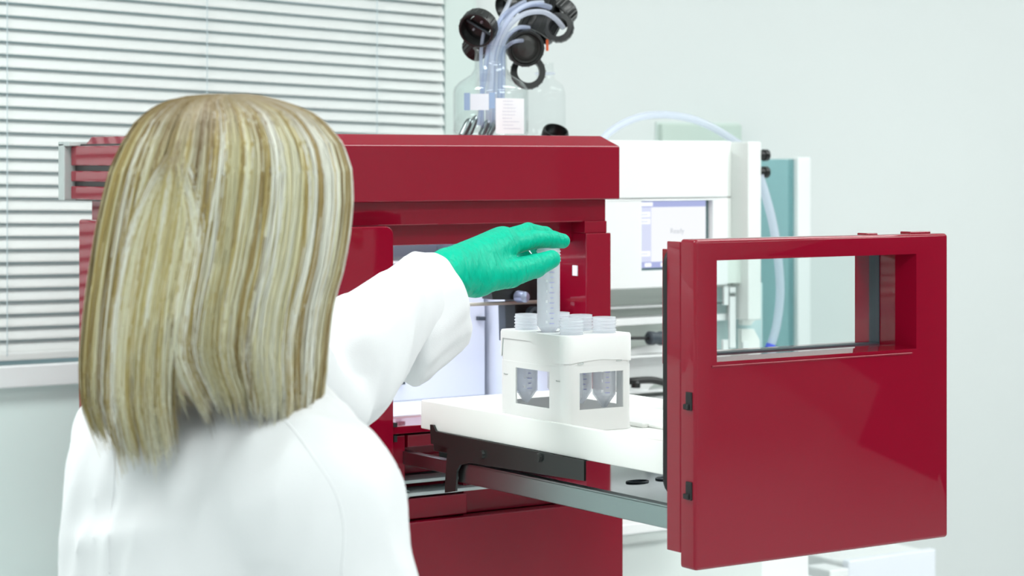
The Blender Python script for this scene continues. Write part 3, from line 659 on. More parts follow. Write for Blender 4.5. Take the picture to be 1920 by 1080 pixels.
# hanging drain hose with blue stopper, and arching tube on top
t = thing('drain_hose', tuple(PY(1445, 655, YI+.02)), 'white translucent hose hanging from the white instrument with a blue stopper', 'hose')
pts = [PY(a, c, YI+.02) for a, c in [(1424, 330), (1428, 342), (1436, 368), (1447, 410), (1456, 460), (1462, 520), (1462, 565), (1455, 615), (1444, 652)]]
mk('hose_run', tube(bmesh.new(), spline(pts, 6), .0078, 14), M['hose'], t, smooth=True)
d = (pts[-1]-pts[-2]).normalized(); mk('stopper', lathe(bmesh.new(), [(0, -.006), (.0088, -.006), (.0092, .002), (.0085, .008), (0, .009)], pts[-1], d, 18), M['bluecap'], t)
t = thing('arched_hose', tuple(PY(1380, 266, 3.1)), 'clear hose arching over the top of the white instrument', 'hose')
pts = [PY(a, c, 3.1) for a, c in [(1110, 290), (1140, 250), (1190, 222), (1240, 215), (1290, 221), (1330, 236), (1362, 254), (1392, 274)]]
mk('hose_run', tube(bmesh.new(), spline(pts, 6), .0068, 12), M['hose'], t, smooth=True)
mk('end_ferrule', lathe(bmesh.new(), [(0, 0), (.008, 0), (.008, .01), (0, .01)], PY(1386, 268, 3.1), (0, 0, -1), 14), M['white'], t)
# teal glass screen with a white post behind the instrument
YT = 3.38
t = thing('glass_screen', (PY(1465, 300, YT).x, YT, .80), 'teal tinted glass screen with a white post beside the white instrument', 'screen')
zt2 = fz(298, 1450, YT)
mk('pane', box(bmesh.new(), PY(1400, 300, YT).x, PY(1489, 300, YT).x, YT, YT+.006, .82, zt2, .001), M['tealglass'], t)
mk('post', box(bmesh.new(), PY(1489, 300, YT).x, PY(1513, 300, YT).x, YT-.012, YT+.02, .80, zt2+.003, .003), M['white'], t)
mk('foot_rail', box(bmesh.new(), PY(1400, 300, YT).x, PY(1489, 300, YT).x, YT-.01, YT+.016, .80, .82, .002), M['white'], t)

# ------------------------------------------------------------------ glass bottles, caps and tubing on the cabinet top
ZTOP = mz(1.587)+.0006
YBt = 2.82
cb = PY(920, 240, YBt); sc_ = 1/F*(YBt/ray(920, 240).y)
pxw = lambda n_: n_*sc_
bt = thing('reagent_bottle', (cb.x, YBt, ZTOP), 'clear glass reagent bottle full of tubing on top of the red cabinet', 'bottle')
zz = lambda py: PY(920, py, YBt).z
outer = [(0, ZTOP), (pxw(66), ZTOP), (pxw(71), ZTOP+.006), (pxw(71), zz(172)), (pxw(69), zz(164)), (pxw(60), zz(154)), (pxw(38), zz(140)), (pxw(31), zz(128)), (pxw(30), zz(96)), (pxw(33), zz(92)), (pxw(33), zz(88)), (pxw(29), zz(87))]
inner = [(max(r-.0018, 0), h+(.0025 if i < 3 else 0)) for i, (r, h) in enumerate(outer)][::-1]
prof = [(r, h-ZTOP) for r, h in outer+inner]
o = mk('bottle_glass', lathe(bmesh.new(), prof, (cb.x, YBt, ZTOP), (0, 0, 1), 40), M['glass'], bt); autosmooth(o, 50)
def wrap(bm, c, r, a0, a1, z0, z1, n_=10):
    pr_ = [[bm.verts.new((c.x+r*math.cos(a0+(a1-a0)*k/n_), c.y+r*math.sin(a0+(a1-a0)*k/n_), z)) for k in range(n_+1)] for z in (z0, z1)]
    for k in range(n_): bm.faces.new((pr_[0][k], pr_[0][k+1], pr_[1][k+1], pr_[1][k]))
    return bm
camang = math.atan2(-YBt, -cb.x)   # towards the camera
rb = pxw(71)+.0006
lb = mk('bottle_label', wrap(bmesh.new(), cb, rb, camang+.13, camang+1.05, ZTOP+.004, zz(186)), M['paper'], bt)
bm = bmesh.new()
for k in range(9):
    a = camang+.30+.06*random.random(); z = zz(192)-.0052*k; wrap(bm, cb, rb+.0003, a, a+.25+.3*random.random(), z, z+.0009, 4)
g = mk('label_print', bm, M['ink'], lb); g['kind'] = 'stuff'
mk('bottle_badge', wrap(bmesh.new(), cb, rb, camang-.55, camang-.05, zz(208), zz(178), 8), mat('badge_print', (.80, .86, .93), .5), bt)
bm = bmesh.new(); wrap(bm, cb, rb+.0003, camang-.75, camang-.56, zz(208), zz(176), 4); wrap(bm, cb, rb+.0003, camang-.04, camang+.11, zz(205), zz(176), 4)
mk('badge_stripe', bm, mat('badge_blue', (.32, .45, .66), .5), bt)
# sinkers
for k, (px, top, lean) in enumerate(((872, 222, .35), (884, 217, .25), (908, 224, .15), (922, 226, .05))):
    pA = PY(px-6, 254, YBt-.01+.006*k); pB = PY(px+8+4*lean, top, YBt-.012+.006*k); bm = bmesh.new(); dd = (pB-pA)
    lathe(bm, [(0, 0), (.0052, 0), (.0055, .002), (.0055, dd.length*.7), (.004, dd.length*.9), (.0015, dd.length), (0, dd.length)], pA, dd, 16)
    o = mk('filter_sinker', bm, M['steel'], None, origin=pA); autosmooth(o, 40); tag(o, ['slanting steel tubing filter furthest left inside the glass bottle', 'slanting steel tubing filter second from left inside the glass bottle', 'steel tubing filter third from left inside the glass bottle', 'steel tubing filter beside the paper label inside the glass bottle'][k], 'filter', 'steel filters in the bottle')
    o.location = pA
# second clear bottle behind it
YB3 = 2.93; c3 = PY(1022, 240, YB3); s3 = 1/F*(YB3/ray(1022, 240).y); z3 = lambda py: PY(1022, py, YB3).z
b3 = thing('reagent_bottle', (c3.x, YB3, ZTOP), 'empty clear glass bottle standing right of the tubing bottle', 'bottle')
outer = [(0, ZTOP), (s3*36, ZTOP), (s3*39, ZTOP+.005), (s3*39, z3(176)), (s3*34, z3(160)), (s3*18, z3(148)), (s3*16, z3(120)), (s3*17, z3(118))]
inner = [(max(r-.0014, 0), h+(.002 if i < 3 else 0)) for i, (r, h) in enumerate(outer)][::-1]
o = mk('bottle_glass', lathe(bmesh.new(), [(r, h-ZTOP) for r, h in outer+inner], (c3.x, YB3, ZTOP), (0, 0, 1), 32), clear_mat('thin_glass', (.985, .99, .99), 1.18), b3); autosmooth(o, 50)
mk('neck_ring', lathe(bmesh.new(), [(s3*16.5, 0), (s3*19, .001), (s3*19, .003), (s3*16.5, .004)], (c3.x, YB3, z3(140)), (0, 0, 1), 24), M['hose'], b3)
# open-top screw caps
def cap(px, py, rpx, axis, kind, label, Y=YBt, h=.024):
    c = PY(px, py, Y); s = 1/F*(Y/ray(px, py).y); R = rpx*s; t = thing('screw_cap', tuple(c), label, 'cap', 'black screw caps on the tubing')
    ax = Vector(axis).normalized(); c0 = c-ax*h/2
    # axis points from the open mouth to the closed top
    pr = [(R*.86, 0), (R*.97, 0), (R, .002), (R, h-.002), (R*.95, h), (R*.62, h), (R*.62, h-.003), (R*.86, h-.003), (R*.86, 0)] if kind != 'ring' else [(R*.64, 0), (R*.97, 0), (R, .002), (R, h-.002), (R*.95, h), (R*.64, h), (R*.64, 0)]
    o = mk('cap_shell', lathe(bmesh.new(), pr, c0, ax, 40), M['black'], t); autosmooth(o, 35)
    u = ax.orthogonal().normalized(); w = ax.cross(u); bm = bmesh.new()
    for k in range(18):
        a = 2*math.pi*k/18; d_ = u*math.cos(a)+w*math.sin(a); tube(bm, [c0+d_*R+ax*.003, c0+d_*R+ax*(h-.003)], .0011, 5)
    mk('grip_rib', bm, M['black'], t)['kind'] = 'stuff'
    if kind == 'insert':
        mk('cap_insert', lathe(bmesh.new(), [(0, h-.005), (R*.6, h-.005), (R*.6, h-.0065), (0, h-.0065)], c0, ax, 28), M['blackm'], t)
        bm = bmesh.new(); tube(bm, [c0+u*R*.75+ax*(h*.55), c0-u*R*.75+ax*(h*.55)], .0022, 8); mk('cap_bar', bm, M['dgrey'], t)
        bm = bmesh.new(); lathe(bm, [(0, 0), (.0022, 0), (.0022, .004), (0, .004)], c0+w*R*.35+ax*(h-.011), ax, 10); lathe(bm, [(0, 0), (.0018, 0), (.0018, .004), (0, .004)], c0-w*R*.3+u*R*.2+ax*(h-.011), ax, 10); mk('cap_port', bm, M['hose'], t)
    if kind == 'dome':
        mk('cap_liner', lathe(bmesh.new(), [(R*.80, .004), (R*.72, .008), (R*.45, .0045), (0, .003)], c0, ax, 32), mat('grey_dome_plastic', (.035, .036, .034), .32), t)
    return t
tc_ = lambda r, a, u: RIGHT*r+AWAY*a+UP*u
cap(897, 52, 35, tc_(.30, .75, .42), 'insert', 'black open cap with inserts left of the bottle neck')
cap(893, 88, 24, tc_(-.5, .6, -.5), 'plain', 'black cap half hidden behind the bottle neck', YBt+.05)
cap(984, 89, 35, tc_(-.20, .88, .22), 'dome', 'large black cap facing the camera right of the neck', YBt-.01)
cap(990, 135, 33, tc_(-.12, .95, -.1), 'ring', 'lowest black ring hanging over the bottle shoulder', YBt+.015, .010)
cap(1048, 52, 28, tc_(.22, .9, -.15), 'ring', 'black ring at the far right end of the tubing', YBt+.01, .014)
cap(1054, 24, 26, tc_(.5, .5, .5), 'plain', 'black cap on top of the far right ring', YBt+.03, .026)
cap(1010, 50, 36, tc_(.45, .2, .85), 'plain', 'black cap under the upper tubing arcs', YBt+.05, .032)
cap(1000, 4, 40, tc_(.3, .3, .9), 'plain', 'topmost black cap cut by the picture edge', YBt+.04, .03)
cap(950, 12, 22, tc_(.8, .5, .2), 'plain', 'small black cap above the bottle neck', YBt+.03, .02)
cap(1040, 256, 24, tc_(-.2, .5, -.8), 'plain', 'black cap lying on the red cabinet top', YBt+.03, .024)
# tubing
def hose(pts, r, m, label, Y0=YBt):
    P = [PY(a, c, Y0+dy) for a, c, dy in pts]; o = mk('solvent_tubing', tube(bmesh.new(), spline(P, 8), r, 10), M[m], None, origin=P[0], smooth=True); tag(o, label, 'tubing', 'solvent tubing'); return o
R1 = pxw(4.2)
tl = ['pale blue tube running up to the left black cap', 'lowest blue tube bending into the facing black cap', 'tube arching low over the facing black cap', 'broad tube arching to the far right ring', 'upper tube arching under the topmost cap', 'thin clear tube rising to the top of the picture', 'tube at the centre of the bundle leaning right', 'tube hugging the left of the bundle']
hose([(905, 240, 0), (903, 160, 0), (902, 100, 0), (906, 66, .0), (910, 54, .0)], pxw(3.4), 'line', tl[0])
hose([(940, 235, -.005), (944, 150, -.005), (944, 100, -.006), (952, 86, -.012), (965, 78, -.02), (980, 76, -.018)], pxw(3.8), 'line', tl[1])
hose([(935, 240, .0), (938, 150, .0), (938, 100, .0), (952, 68, -.01), (972, 52, -.02), (992, 52, -.015)], R1, 'line', tl[2])
hose([(928, 240, .005), (930, 150, .005), (932, 100, .0), (950, 55, -.01), (980, 28, -.02), (1015, 22, -.02), (1040, 34, -.01), (1056, 52, .0)], pxw(5.2), 'hose', tl[3])
hose([(922, 240, .01), (924, 150, .01), (926, 100, .0), (945, 45, -.01), (975, 16, -.01), (1005, 8, -.005), (1032, 14, .0)], pxw(5.2), 'line', tl[4])
hose([(914, 240, .012), (916, 150, .01), (918, 100, .0), (932, 50, .0), (952, 10, .01), (962, -20, .02)], R1, 'hose', tl[5])
hose([(918, 230, -.01), (922, 150, -.01), (924, 100, -.008), (940, 60, -.012), (962, 26, -.015), (990, 8, -.01), (1018, 4, .0)], R1, 'hose', tl[6])
hose([(898, 235, .005), (908, 150, .0), (914, 100, .0), (928, 55, .0), (950, 24, .0), (985, 2, .0)], R1, 'line', tl[7])
p = PY(1026, 74, YBt+.02); bm = bmesh.new(); tube(bm, [p, p-UP*pxw(22)], pxw(2.6), 8); o = mk('tube_marker', bm, M['orange'], None, origin=p); tag(o, 'small orange tube end below the far right black ring', 'tube end')
# ------------------------------------------------------------------ the person: implicit body, coat, glove, hair
def cone(a, b, ra, rb, k=.01): return ('c', np.array(a), np.array(b), ra, rb, k)
def ell(c, ax, r, k=.01): return ('e', np.array(c), [np.array(v) for v in ax], np.array(r), k)
def chain(pts, rs, k=.006): return [cone(pts[i], pts[i+1], rs[i], rs[i+1], k) for i in range(len(pts)-1)]
def pbox(p):
    if p[0] == 'c': return np.minimum(p[1]-p[3], p[2]-p[4]), np.maximum(p[1]+p[3], p[2]+p[4])
    m = p[3].max(); return p[1]-m, p[1]+m
def sdf_mesh(name, prims, h, disp=None, smooth=2, clip=None):
    bb = [pbox(p) for p in prims]; lo = np.min([b[0] for b in bb], 0)-3*h; hi = np.max([b[1] for b in bb], 0)+3*h
    if clip is not None: lo[2] = max(lo[2], clip)
    def fn(P):
        out = np.full(P.shape[:3], 1.0)
        for j in range(0, P.shape[1], 24):
            for k in range(0, P.shape[2], 24):
                Q = P[:, j:j+24, k:k+24]; a = Q[0, 0, 0]; b = Q[-1, -1, -1]; r = None
                for p, (l, u) in zip(prims, bb):
                    m = p[-1]+3*h
                    if np.any(l-m > b) or np.any(u+m < a): continue
                    d = sd_cone(Q, *p[1:5]) if p[0] == 'c' else sd_ell(Q, *p[1:4])
                    if r is None: r = d
                    else:
                        hh = np.maximum(p[-1]-np.abs(r-d), 0)/p[-1]; r = np.minimum(r, d)-hh*hh*p[-1]*.25
                if r is not None: out[:, j:j+24, k:k+24] = r+(disp(Q) if disp else 0)
        return out
    pts, fc = surface_nets(fn, lo, hi, h); pts = np.array(pts)
    for _ in range(smooth):
        acc = np.zeros_like(pts); cnt = np.zeros(len(pts))
        for a, b in ((0, 1), (1, 2), (2, 3), (3, 0)):
            for s, t in ((a, b), (b, a)): np.add.at(acc, fc[:, s], pts[fc[:, t]]); np.add.at(cnt, fc[:, s], 1)
        pts = .5*pts+.5*acc/cnt[:, None]
    return np_mesh(name, pts, fc)
HD = 2.04
FA = math.radians(58); FD = RIGHT*math.sin(FA)+AWAY*math.cos(FA); RV = RIGHT*math.cos(FA)-AWAY*math.sin(FA)
HA = math.radians(52); HF = RIGHT*math.sin(HA)+AWAY*math.cos(HA); HE = RIGHT*math.cos(HA)-AWAY*math.sin(HA)
Hc = PD(425, 432, HD)
NB = PD(415, 775, 2.10)             # neck base
SL = PD(255, 822, 2.24); SR = PD(588, 952, 1.985); EL = PD(618, 690, 2.40); WL_ = PD(842, 514, 2.625)
# left hand joints: wrist, then fingers (pixel, pixel, distance)
J = lambda *a: [PD(*q) for q in a]
thumb = J((893, 520, 2.655), (955, 512, 2.690), (1003, 499, 2.735), (1034, 486, 2.757))
index = J((948, 462, 2.715), (1002, 449, 2.765), (1036, 449, 2.785), (1055, 452, 2.795))
middle = J((944, 449, 2.740), (990, 434, 2.79), (1022, 440, 2.815), (1043, 452, 2.82))
ring = J((935, 450, 2.762), (975, 441, 2.815), (1000, 456, 2.835), (1010, 474, 2.835))
little = J((922, 460, 2.782), (955, 458, 2.83), (975, 468, 2.845), (988, 482, 2.842))
def hand(wr, g, th, fi):
    """wrist + four finger chains + thumb, every radius grown by g"""
    k = .012; P = []
    for q, (f, r0) in enumerate(fi): P.append(cone(wr, f[0], .0235+g, r0+.005+g, k))
    P.append(cone(wr, th[0], .023+g, .0205+g, k)); P.append(cone(th[0], th[1], .0205+g, .0172+g, .010))
    P.append(cone(th[0], fi[0][0][0]*.5+fi[1][0][0]*.5, .018+g, .0135+g, .012))
    P += chain(th[1:], [.0172+g, .0138+g, .0108+g], .004)
    for f, r0 in fi: P += chain(f, [r0+.001+g, r0-.0003+g, r0-.0012+g, r0-.0024+g], .003)
    return P
FI = [(index, .0112), (middle, .0106), (ring, .0096), (little, .0086)]
fore = EL+(WL_-EL)*.62
glove_p = [cone(fore, WL_, .034, .0265, .01)]+hand(WL_, .0008, thumb, FI)
# fine stretch folds in the glove
def gdisp(P):
    w = np.array(PD(962, 474, 2.70)); r = np.linalg.norm(P-w, axis=-1); a = P@np.array(RIGHT)
    th_ = np.array(thumb[1]); rt = np.linalg.norm(P-th_, axis=-1); ax_ = np.array((index[1]-index[0]).normalized())
    fold = .0004*np.sin((P@ax_)*1150+2*np.sin(P[..., 2]*160))*np.exp(-(np.linalg.norm(P-np.array(index[0]*.5+index[1]*.5), axis=-1)/.030)**2)
    fold = fold+.0004*np.sin((P@np.array((thumb[2]-thumb[1]).normalized()))*760+3*np.sin(P[..., 2]*120))*np.exp(-(rt/.032)**2)
    return fold+.0003*np.sin(r*820+5*np.sin(P[..., 0]*110+P[..., 2]*60))*np.exp(-(r/.040)**2)+.0007*np.sin((P@np.array((WL_-EL).normalized()))*420+6*np.sin(P[..., 2]*90))*np.exp(-(np.linalg.norm(P-np.array(WL_), axis=-1)/.05)**2)
glove_me = sdf_mesh('glove', glove_p, .0016, gdisp, 1)

# right arm hangs, forearm forward below the frame
ER = SR+Vector((0, 0, -.285))+RIGHT*.092; WR = ER+FD*.19+Vector((0, 0, -.10))
def rfinger(off, ln):
    b = WR+FD*.085-RV*off+Vector((0, 0, -.03)); d = (FD*.7-UP*.7); return [b, b+d*ln*.42, b+d*ln*.72-UP*.006, b+d*ln*.95-UP*.016-FD*.006]
rFI = [(rfinger(.030, .085), .0085), (rfinger(.010, .093), .0086), (rfinger(-.010, .087), .0081), (rfinger(-.029, .07), .0072)]
rTH = [WR+FD*.03-RV*.028, WR+FD*.065-RV*.045-UP*.02, WR+FD*.088-RV*.048-UP*.035, WR+FD*.106-RV*.044-UP*.05]
PEL = Vector((NB.x, NB.y, .86))+FD*.02; CH = Vector((NB.x, NB.y, 1.16))-FD*.0
body = [ell(Hc+UP*.012, (HF, HE, UP), (.093, .074, .103)), ell(Hc+HF*.035-UP*.055, (HF, HE, UP), (.062, .055, .066), .03), cone(Hc+HF*.07-UP*.102, Hc+HF*.074-UP*.10, .02, .02, .03),
        cone(Hc+HF*.097+UP*.005, Hc+HF*.113-UP*.036, .006, .0105, .012), cone(Hc+HF*.088-UP*.062-HE*.018, Hc+HF*.088-UP*.062+HE*.018, .007, .007, .008),
        cone(Hc+HF*.086+UP*.022-HE*.035, Hc+HF*.086+UP*.022+HE*.035, .010, .010, .015)]
for s in (1, -1):
    body += [ell(Hc+HE*s*.074-HF*.008-UP*.012, (HF, HE, UP), (.018, .009, .030), .006), ell(Hc+HF*.066+HE*s*.042-UP*.03, (HF, HE, UP), (.022, .02, .022), .02)]
body += [cone(Hc-HF*.022-UP*.05, NB, .050, .055, .03), cone(NB-UP*.05, CH, .085, .105, .06), cone(SL, SR, .045, .045, .05), cone(CH-RV*.05, PEL-RV*.06, .095, .10, .06), cone(CH+RV*.05, PEL+RV*.06, .095, .10, .06)]
body += chain([SL, EL, WL_], [.046, .036, .024], .02)+hand(WL_, -.0022, thumb, FI)
body += chain([SR, ER, WR], [.046, .036, .025], .02)+hand(WR, -.001, rTH, rFI)
FT = {}
for s in (1, -1):
    hp = PEL+RV*s*.085-UP*.06; kn = Vector((hp.x, hp.y, .47))+FD*.015+RV*s*.0; an = Vector((hp.x, hp.y, .085))-FD*.01
    body += chain([hp, kn, an], [.088, .058, .037], .03)+[cone(an-UP*.04-FD*.02, an+FD*.12-UP*.055, .030, .024, .02)]; FT[s] = (hp, kn, an)
skin = mat('skin', (.72, .48, .38), .5, sss=.1, noise=.04, nscale=60)
person = mk('person', sdf_mesh('person', body, .0062, None, 1), skin, None, origin=(NB.x, NB.y, 0), smooth=True)
tag(person, 'blonde person in a white lab coat lifting a tube with a green gloved hand', 'person')
for s in (1, -1):
    c = Hc+HF*.081+HE*s*.032+UP*.002; bm = bmesh.new(); lathe(bm, [(.012*math.sin(math.pi*k/12), -.012*math.cos(math.pi*k/12)) for k in range(13)], c, HF, 20); mk('eye', bm, mat('eye_white', (.8, .8, .78), .2), person, smooth=True)
mk('glove', glove_me, None, person, smooth=True)
gm = mat('nitrile_green', (.0, .46, .29), .42, spec=.14, bump=.25, bscale=90)
nt = gm.node_tree; bsdf = nt.nodes['Principled BSDF']
tcg = nt.nodes.new('ShaderNodeTexCoord'); wv = nt.nodes.new('ShaderNodeTexNoise'); wv.inputs['Scale'].default_value = 38; wv.inputs['Detail'].default_value = 4; wv.inputs['Distortion'].default_value = 2.2
mpn = nt.nodes.new('ShaderNodeMapping'); mpn.inputs['Rotation'].default_value = (.4, .3, .6); mpn.inputs['Scale'].default_value = (2.6, 1.2, .6)
bpn = nt.nodes.new('ShaderNodeBump'); bpn.inputs['Strength'].default_value = .9; bpn.inputs['Distance'].default_value = .003
nt.links.new(tcg.outputs['Object'], mpn.inputs[0]); nt.links.new(mpn.outputs[0], wv.inputs['Vector']); nt.links.new(wv.outputs[0], bpn.inputs['Height']); nt.links.new(bpn.outputs[0], bsdf.inputs['Normal'])
bpy.data.objects['glove'].data.materials.append(gm)
# trousers and shoes (below the frame)
tr = []
for s in (1, -1):
    hp, kn, an = FT[s]; tr += chain([hp, kn, an+UP*.01], [.098, .070, .052], .03)
tr.append(cone(PEL-RV*.05, PEL+RV*.05, .115, .115, .04))
mk('trousers', sdf_mesh('trousers', tr, .01, None, 1), mat('dark_trousers', (.03, .035, .05), .8), person, smooth=True)
for s in (1, -1):
    an = FT[s][2]; mk('shoe', sdf_mesh('shoe', [cone(an-UP*.045-FD*.025, an+FD*.135-UP*.05, .040, .034, .02), cone(an-UP*.0, an-UP*.04, .042, .042, .02)], .006, None, 1), mat('white_shoe', (.7, .7, .7), .5), person, smooth=True)

# ---- lab coat
rs2 = np.random.default_rng(5); KV = rs2.normal(size=(14, 3))*np.array([22, 22, 14]); PH = rs2.uniform(0, 6.28, 14); AM = rs2.uniform(.4, 1, 14)
def cdisp(P):
    q = P+.03*np.sin(P[..., [1, 2, 0]]*11); d = sum(a*np.sin(q@k+p) for a, k, p in zip(AM, KV, PH))/14
    n2_ = sum(np.abs(np.sin(q@(k*2.3)+p*1.7))**.6 for k, p in zip(KV[:5], PH[:5]))/5-.75
    return .032*d+.012*n2_
BX = PD(350, 960, 2.17); BY = PD(470, 960, 2.06)
BXl = Vector((BX.x, BX.y, .66)); BYl = Vector((BY.x, BY.y, .66))
coat = [cone(SL, SR, .060, .066, .05), cone(NB-UP*.045, PD(430, 905, 2.10), .060, .115, .06), cone(PD(350, 905, 2.17), BXl, .108, .150, .06), cone(PD(470, 925, 2.06), BYl, .112, .155, .06),
        cone(PD(505, 830, 2.04), PD(585, 915, 1.99), .045, .062, .05)]
coat += chain([SL, EL], [.062, .066], .03)+[cone(EL, EL+(WL_-EL)*.62, .060, .044, .03)]
coat += [cone(PD(648, 742, 2.40), PD(755, 640, 2.48), .027, .018, .014), cone(PD(640, 660, 2.38), PD(735, 585, 2.47), .048, .038, .02)]
coat += chain([SR, ER, WR-(WR-ER)*.08], [.066, .062, .055], .03)
coat.append(cone(PD(560, 700, 2.26), PD(640, 770, 2.32), .05, .03, .03))
coatm = mat('coat_cotton', (.745, .755, .77), .85, noise=.01, nscale=30, bump=.25, bscale=900)
nt = coatm.node_tree; b_ = nt.nodes['Principled BSDF']; b_.inputs['Sheen Weight'].default_value = .15
lc = mk('lab_coat', sdf_mesh('lab_coat', coat, .0068, cdisp, 2, clip=.66), coatm, person, smooth=True)
# turned-back cuff: a band lofted round the wrist
ax = (WL_-EL).normalized(); cc = PD(828, 560, 2.60); n1 = (RIGHT*.33-UP*.94).normalized(); n1 = (n1-ax*n1.dot(ax)).normalized(); n2 = ax.cross(n1)
cax = (RIGHT*.58+AWAY*.72+UP*.38).normalized(); n1 = RIGHT*.33-UP*.94; n1 = (n1-cax*n1.dot(cax)).normalized(); n2 = cax.cross(n1); n2 = -n2 if n2.dot(AWAY) < 0 else n2
secs = [(-.088, .046, .0), (-.086, .060, .0), (-.078, .0655, .001), (-.055, .065, .001), (-.030, .064, .002), (-.012, .0635, .0), (-.002, .061, -.001), (.001, .057, -.002), (-.004, .052, -.002), (-.025, .048, 0), (-.05, .044, .0)]
bm = bmesh.new(); rings = []; NS = 56
for (h, r, dz) in secs:
    rg = []
    for k in range(NS):
        a = 2*math.pi*k/NS; wob = 1+.035*math.sin(3*a+.7)+.022*math.sin(7*a+h*60)+.012*math.sin(13*a)
        lag = -.018*max(0, math.cos(a))*(1 if h < -.04 else .3)+.006*math.sin(2*a+1)
        rg.append(bm.verts.new(cc+cax*(h+lag)+n1*(math.cos(a)*r*1.02*wob)+n2*(math.sin(a)*r*.78*wob)))
    rings.append(rg)
for a, b in zip(rings, rings[1:]):
    for k in range(NS): bm.faces.new((a[k], a[(k+1) % NS], b[(k+1) % NS], b[k]))
bmesh.ops.recalc_face_normals(bm, faces=bm.faces)
bmesh.ops.subdivide_edges(bm, edges=list(bm.edges), cuts=1, use_grid_fill=True, smooth=1.0)
mk('cuff', bm, coatm, lc, smooth=True)
# collar band and stitched seams lying on the coat
bm = bmesh.new(); rings = []
for (h, r) in ((-.025, .066), (.0, .064), (.040, .058), (.044, .061), (.035, .068), (-.016, .082), (-.024, .080)):
    rings.append([bm.verts.new(NB+UP*(h+.004+.022*math.sin(a))+RIGHT*math.cos(a)*r+AWAY*math.sin(a)*r*.95-UP*.0+FD*.0) for a in [2*math.pi*k/40 for k in range(40)]])
for a, b in zip(rings, rings[1:]):
    for k in range(40): bm.faces.new((a[k], a[(k+1) % 40], b[(k+1) % 40], b[k]))
bmesh.ops.recalc_face_normals(bm, faces=bm.faces)
mk('collar', bm, coatm, lc, smooth=True)
from mathutils.bvhtree import BVHTree
off = WL[lc.name]; bmt = bmesh.new(); bmt.from_mesh(lc.data); bvh = BVHTree.FromBMesh(bmt)
def seam_line(name, pix, r=.0011):
    out = []
    for p in spline([Vector((a, c, 0)) for a, c in pix], 10):
        d = ray(p.x, p.y); h_ = bvh.ray_cast(C0-off, d.normalized())
        if h_[0] is not None: out.append(h_[0]+off+h_[1]*(-.0004 if h_[1].dot(d) < 0 else .0004))
    if len(out) > 3: mk(name, tube(bmesh.new(), out, r, 6), coatm, lc, smooth=True)
seam_line('back_seam', [(216, 845), (214, 900), (209, 960), (204, 1010), (206, 1075)], .0013)
seam_line('shoulder_seam', [(505, 763), (545, 800), (590, 860), (628, 922), (645, 990), (640, 1078)])
bmt.free()

# ---- hair: a base cap plus thousands of tapered strands gathered in locks
LT = [(176, 405), (180, 352), (188, 318), (197, 296), (212, 274), (230, 255), (270, 230), (320, 208), (380, 193), (440, 181), (500, 171), (570, 161), (640, 154), (700, 150), (760, 150), (860, 170)]
RT = [(176, 450), (180, 488), (188, 520), (197, 548), (212, 585), (230, 608), (270, 640), (320, 656), (380, 658), (440, 652), (500, 642), (570, 622), (640, 613), (700, 610), (760, 606), (860, 600)]
xl_ = lambda py: np.interp(py, [a for a, _ in LT], [b for _, b in LT]); xr_ = lambda py: np.interp(py, [a for a, _ in RT], [b for _, b in RT])
HDH = 2.035
def hullpt(py, phi, s, dx=0.0):
    """pixel row py, angle phi (0 right, 90 towards camera), layer scale s -> arrays (px, depth)"""
    l, r = xl_(py), xr_(py); ac = (l+r)/2; ra = (r-l)/2
    rb = np.minimum(ra/2010, .112)
    return ac+s*ra*np.cos(phi)+dx, HDH-s*rb*np.sin(phi)
def px3(px, py, d):
    u = (px-960)/F; v = (HOR-py)/F
    return np.stack([d*(SN+u*CS), d*(CS-u*SN), CZ+d*v], -1)
pal = .86*np.array([(.70, .66, .42), (.62, .57, .35), (.80, .78, .58), (.86, .86, .76), (.47, .37, .15), (.35, .26, .11), (.23, .17, .085), (.55, .46, .20), (.78, .78, .68)])
pw = np.array([.15, .15, .14, .07, .14, .12, .10, .09, .04]); pw = pw/pw.sum()
NSEG = 20; allv = []; allf = []; allc = []; vb = 0
def smooth01(a, b, x): t = np.clip((x-a)/(b-a), 0, 1); return t*t*(3-2*t)
def end_py(px, phi):
    if math.sin(phi) < -.25: return 690+rng.normal()*15
    e = float(np.interp(px, [150, 175, 230, 290, 318, 332, 430, 600], [775, 800, 836, 832, 800, 728, 742, 790]))
    return e
NL = 392
